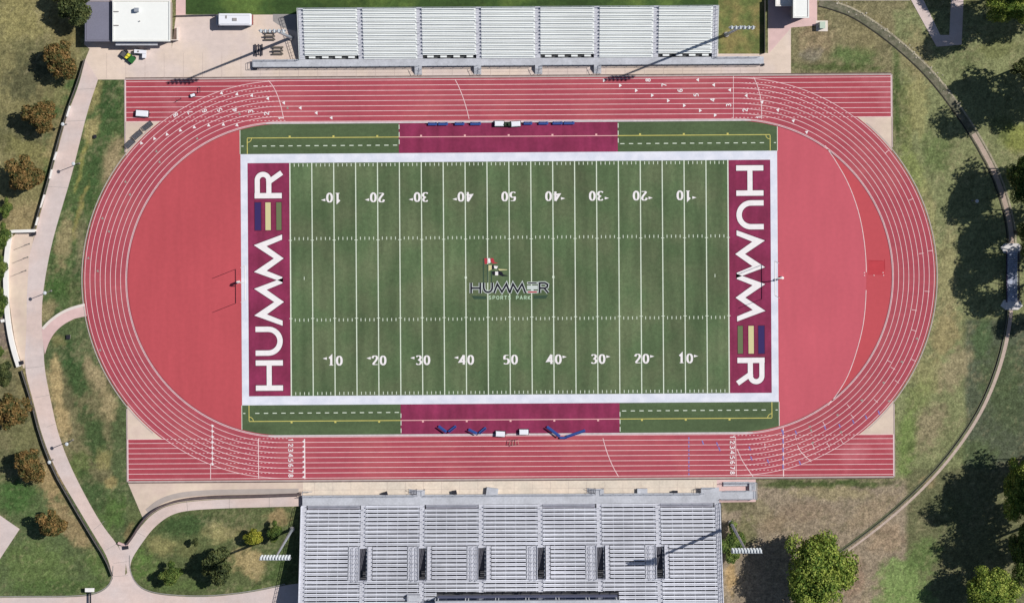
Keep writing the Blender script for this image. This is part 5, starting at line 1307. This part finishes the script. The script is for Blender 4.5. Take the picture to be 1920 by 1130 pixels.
tree(75, 217, 43, 31, 4.6, 'a2', "autumn tree with a wide flattened crown beside the white topped lamp", au)
tree(49, 324, 43, 42, 4.6, 'a3', "largest autumn tree, just above the entrance court", au)
tree(20, 772, 41, 37, 4.6, 'a4', "autumn tree cut by the left edge below the curved wall", au)
tree(55, 874, 35, 33, 4.4, 'a1', "autumn tree with a white topped lamp on its right", au)
tree(99, 980, 34, 31, 4.4, 'a3', "lowest autumn tree, beside the pale slab corner", au)
tree(6, 702, 22, 24, 3.6, 'd1', "dark round tree at the left edge below the court wall")
tree(10, 392, 12, 20, 2.0, 'g1', "small bright shrub at the left edge under the largest autumn tree", name="bush")
tree(3, 445, 16, 26, 3.0, 'g1', "green shrub behind the upper part of the court wall", name="bush")
tree(0, 505, 13, 24, 3.0, 'g1', "green shrub behind the middle of the court wall", name="bush")
tree(1, 570, 12, 28, 3.0, 'g1', "green shrub behind the lower part of the court wall", name="bush")
tree(1, 660, 6, 10, 1.2, 'g1', "tiny shrub by the left edge beside bare soil", name="bush")
tree(142, 18, 40, 32, 5.0, 'd1', "dark evergreen behind the grey annex at the top left")
tree(118, -8, 26, 22, 5.0, 'd1', "dark evergreen cut by the top edge at the left")
tree(318, 1077, 22, 23, 3.4, 'g1', "green tree left of the dark one on the lower lawn")
tree(407, 1062, 35, 36, 4.6, 'd1', "large dark green tree on the lower lawn")
tree(474, 1007, 19, 20, 2.6, 'y1', "bright yellow green tree on the lower lawn")
tree(513, 998, 14, 21, 2.6, 'g1', "olive shrub beside the left floodlight mast", name="bush")
tree(366, 1016, 8, 8, 2.4, 'd1', "tiny brown shrub alone in the middle of the lower lawn", name="bush")
tree(1372, 1020, 24, 40, 2.4, 'g1', "oval bush around the foot of the right lower mast", name="bush")
tree(1536, 1069, 65, 74, 9.5, 'b1', "huge bright green tree at the bottom right beside the grandstand", shape=.95)
tree(1862, 1108, 50, 44, 8.5, 'b2', "broad green tree cut by the bottom edge on the right")
tree(1915, 925, 34, 62, 9, 'b2', "light green tree at the right edge above the broad bottom one")
tree(1918, 1035, 26, 60, 9, 'g2', "dark green tree at the right edge between two lighter trees")
tree(1896, 12, 48, 36, 10, 'b2', "green tree filling the top right corner")
tree(1842, -42, 44, 30, 9, 'g2', "dark tree mostly above the top edge on the right")
tree(1925, 128, 34, 22, 12, 'd1', "dark tree at the right edge below the corner tree")
tree(1917, 335, 30, 46, 10, 'g2', "green tree at the right edge above the footbridge")
tree(1930, 440, 22, 40, 11, 'g2', "dark tree at the right edge beside the footbridge")
tree(1931, 640, 16, 40, 9, 'g2', "green tree barely showing at the right edge below the footbridge") if False else None
sh = "tall trees just beyond the right edge that shade the lawn"
SHL = [(1855, 185, 58, 52, 16, "shading the bend of the stony ditch"), (1792, 232, 36, 30, 18, "whose shadow falls on the ditch end"), (1890, 215, 34, 34, 17, "level with the start of the dirt trail"),
       (1850, 338, 46, 38, 17, "shading the middle of the dirt trail"), (1812, 385, 40, 34, 19, "shading the white lamp post"), (1862, 420, 48, 46, 17, "shading the trail above the footbridge"), (1822, 452, 30, 22, 20, "whose shadow reaches the grass left of the footbridge"),
       (1868, 490, 44, 40, 17, "shading the upper end of the footbridge"), (1815, 520, 30, 34, 20, "shading the grass below the shaded lamp"), (1855, 560, 46, 36, 18, "shading the lower end of the footbridge"), (1895, 610, 30, 24, 18, "just below the footbridge"),
       (1868, 885, 46, 38, 17, "shading the lawn above the bright edge tree"), (1805, 925, 44, 34, 19, "shading the lawn between trail and bottom trees"), (1768, 965, 34, 22, 20, "whose shadow comes closest to the trail end"), (1835, 985, 48, 44, 18, "shading the lawn above the broad bottom tree"),
       (1800, 1035, 40, 32, 19, "whose shadow meets the broad bottom tree's shadow"), (1870, 1040, 40, 36, 17, "beside the broad bottom tree"), (1785, 25, 34, 26, 19, "whose shadow falls inside the V of the sidewalk"), (1765, 85, 40, 26, 20, "shading the corner of the V shaped sidewalk"), (1870, 45, 40, 40, 18, "beyond the top right corner")]
for k, (sx_, sy_, a, b2, h, lb) in enumerate(SHL):
    tree(sx_ + 7.39 * h, sy_ - 2.95 * h, a * 1.22, b2 * 1.22, h, 'w1' if k % 2 else 'w2', "tall tree beyond the right edge " + lb, sh, apparent=False)
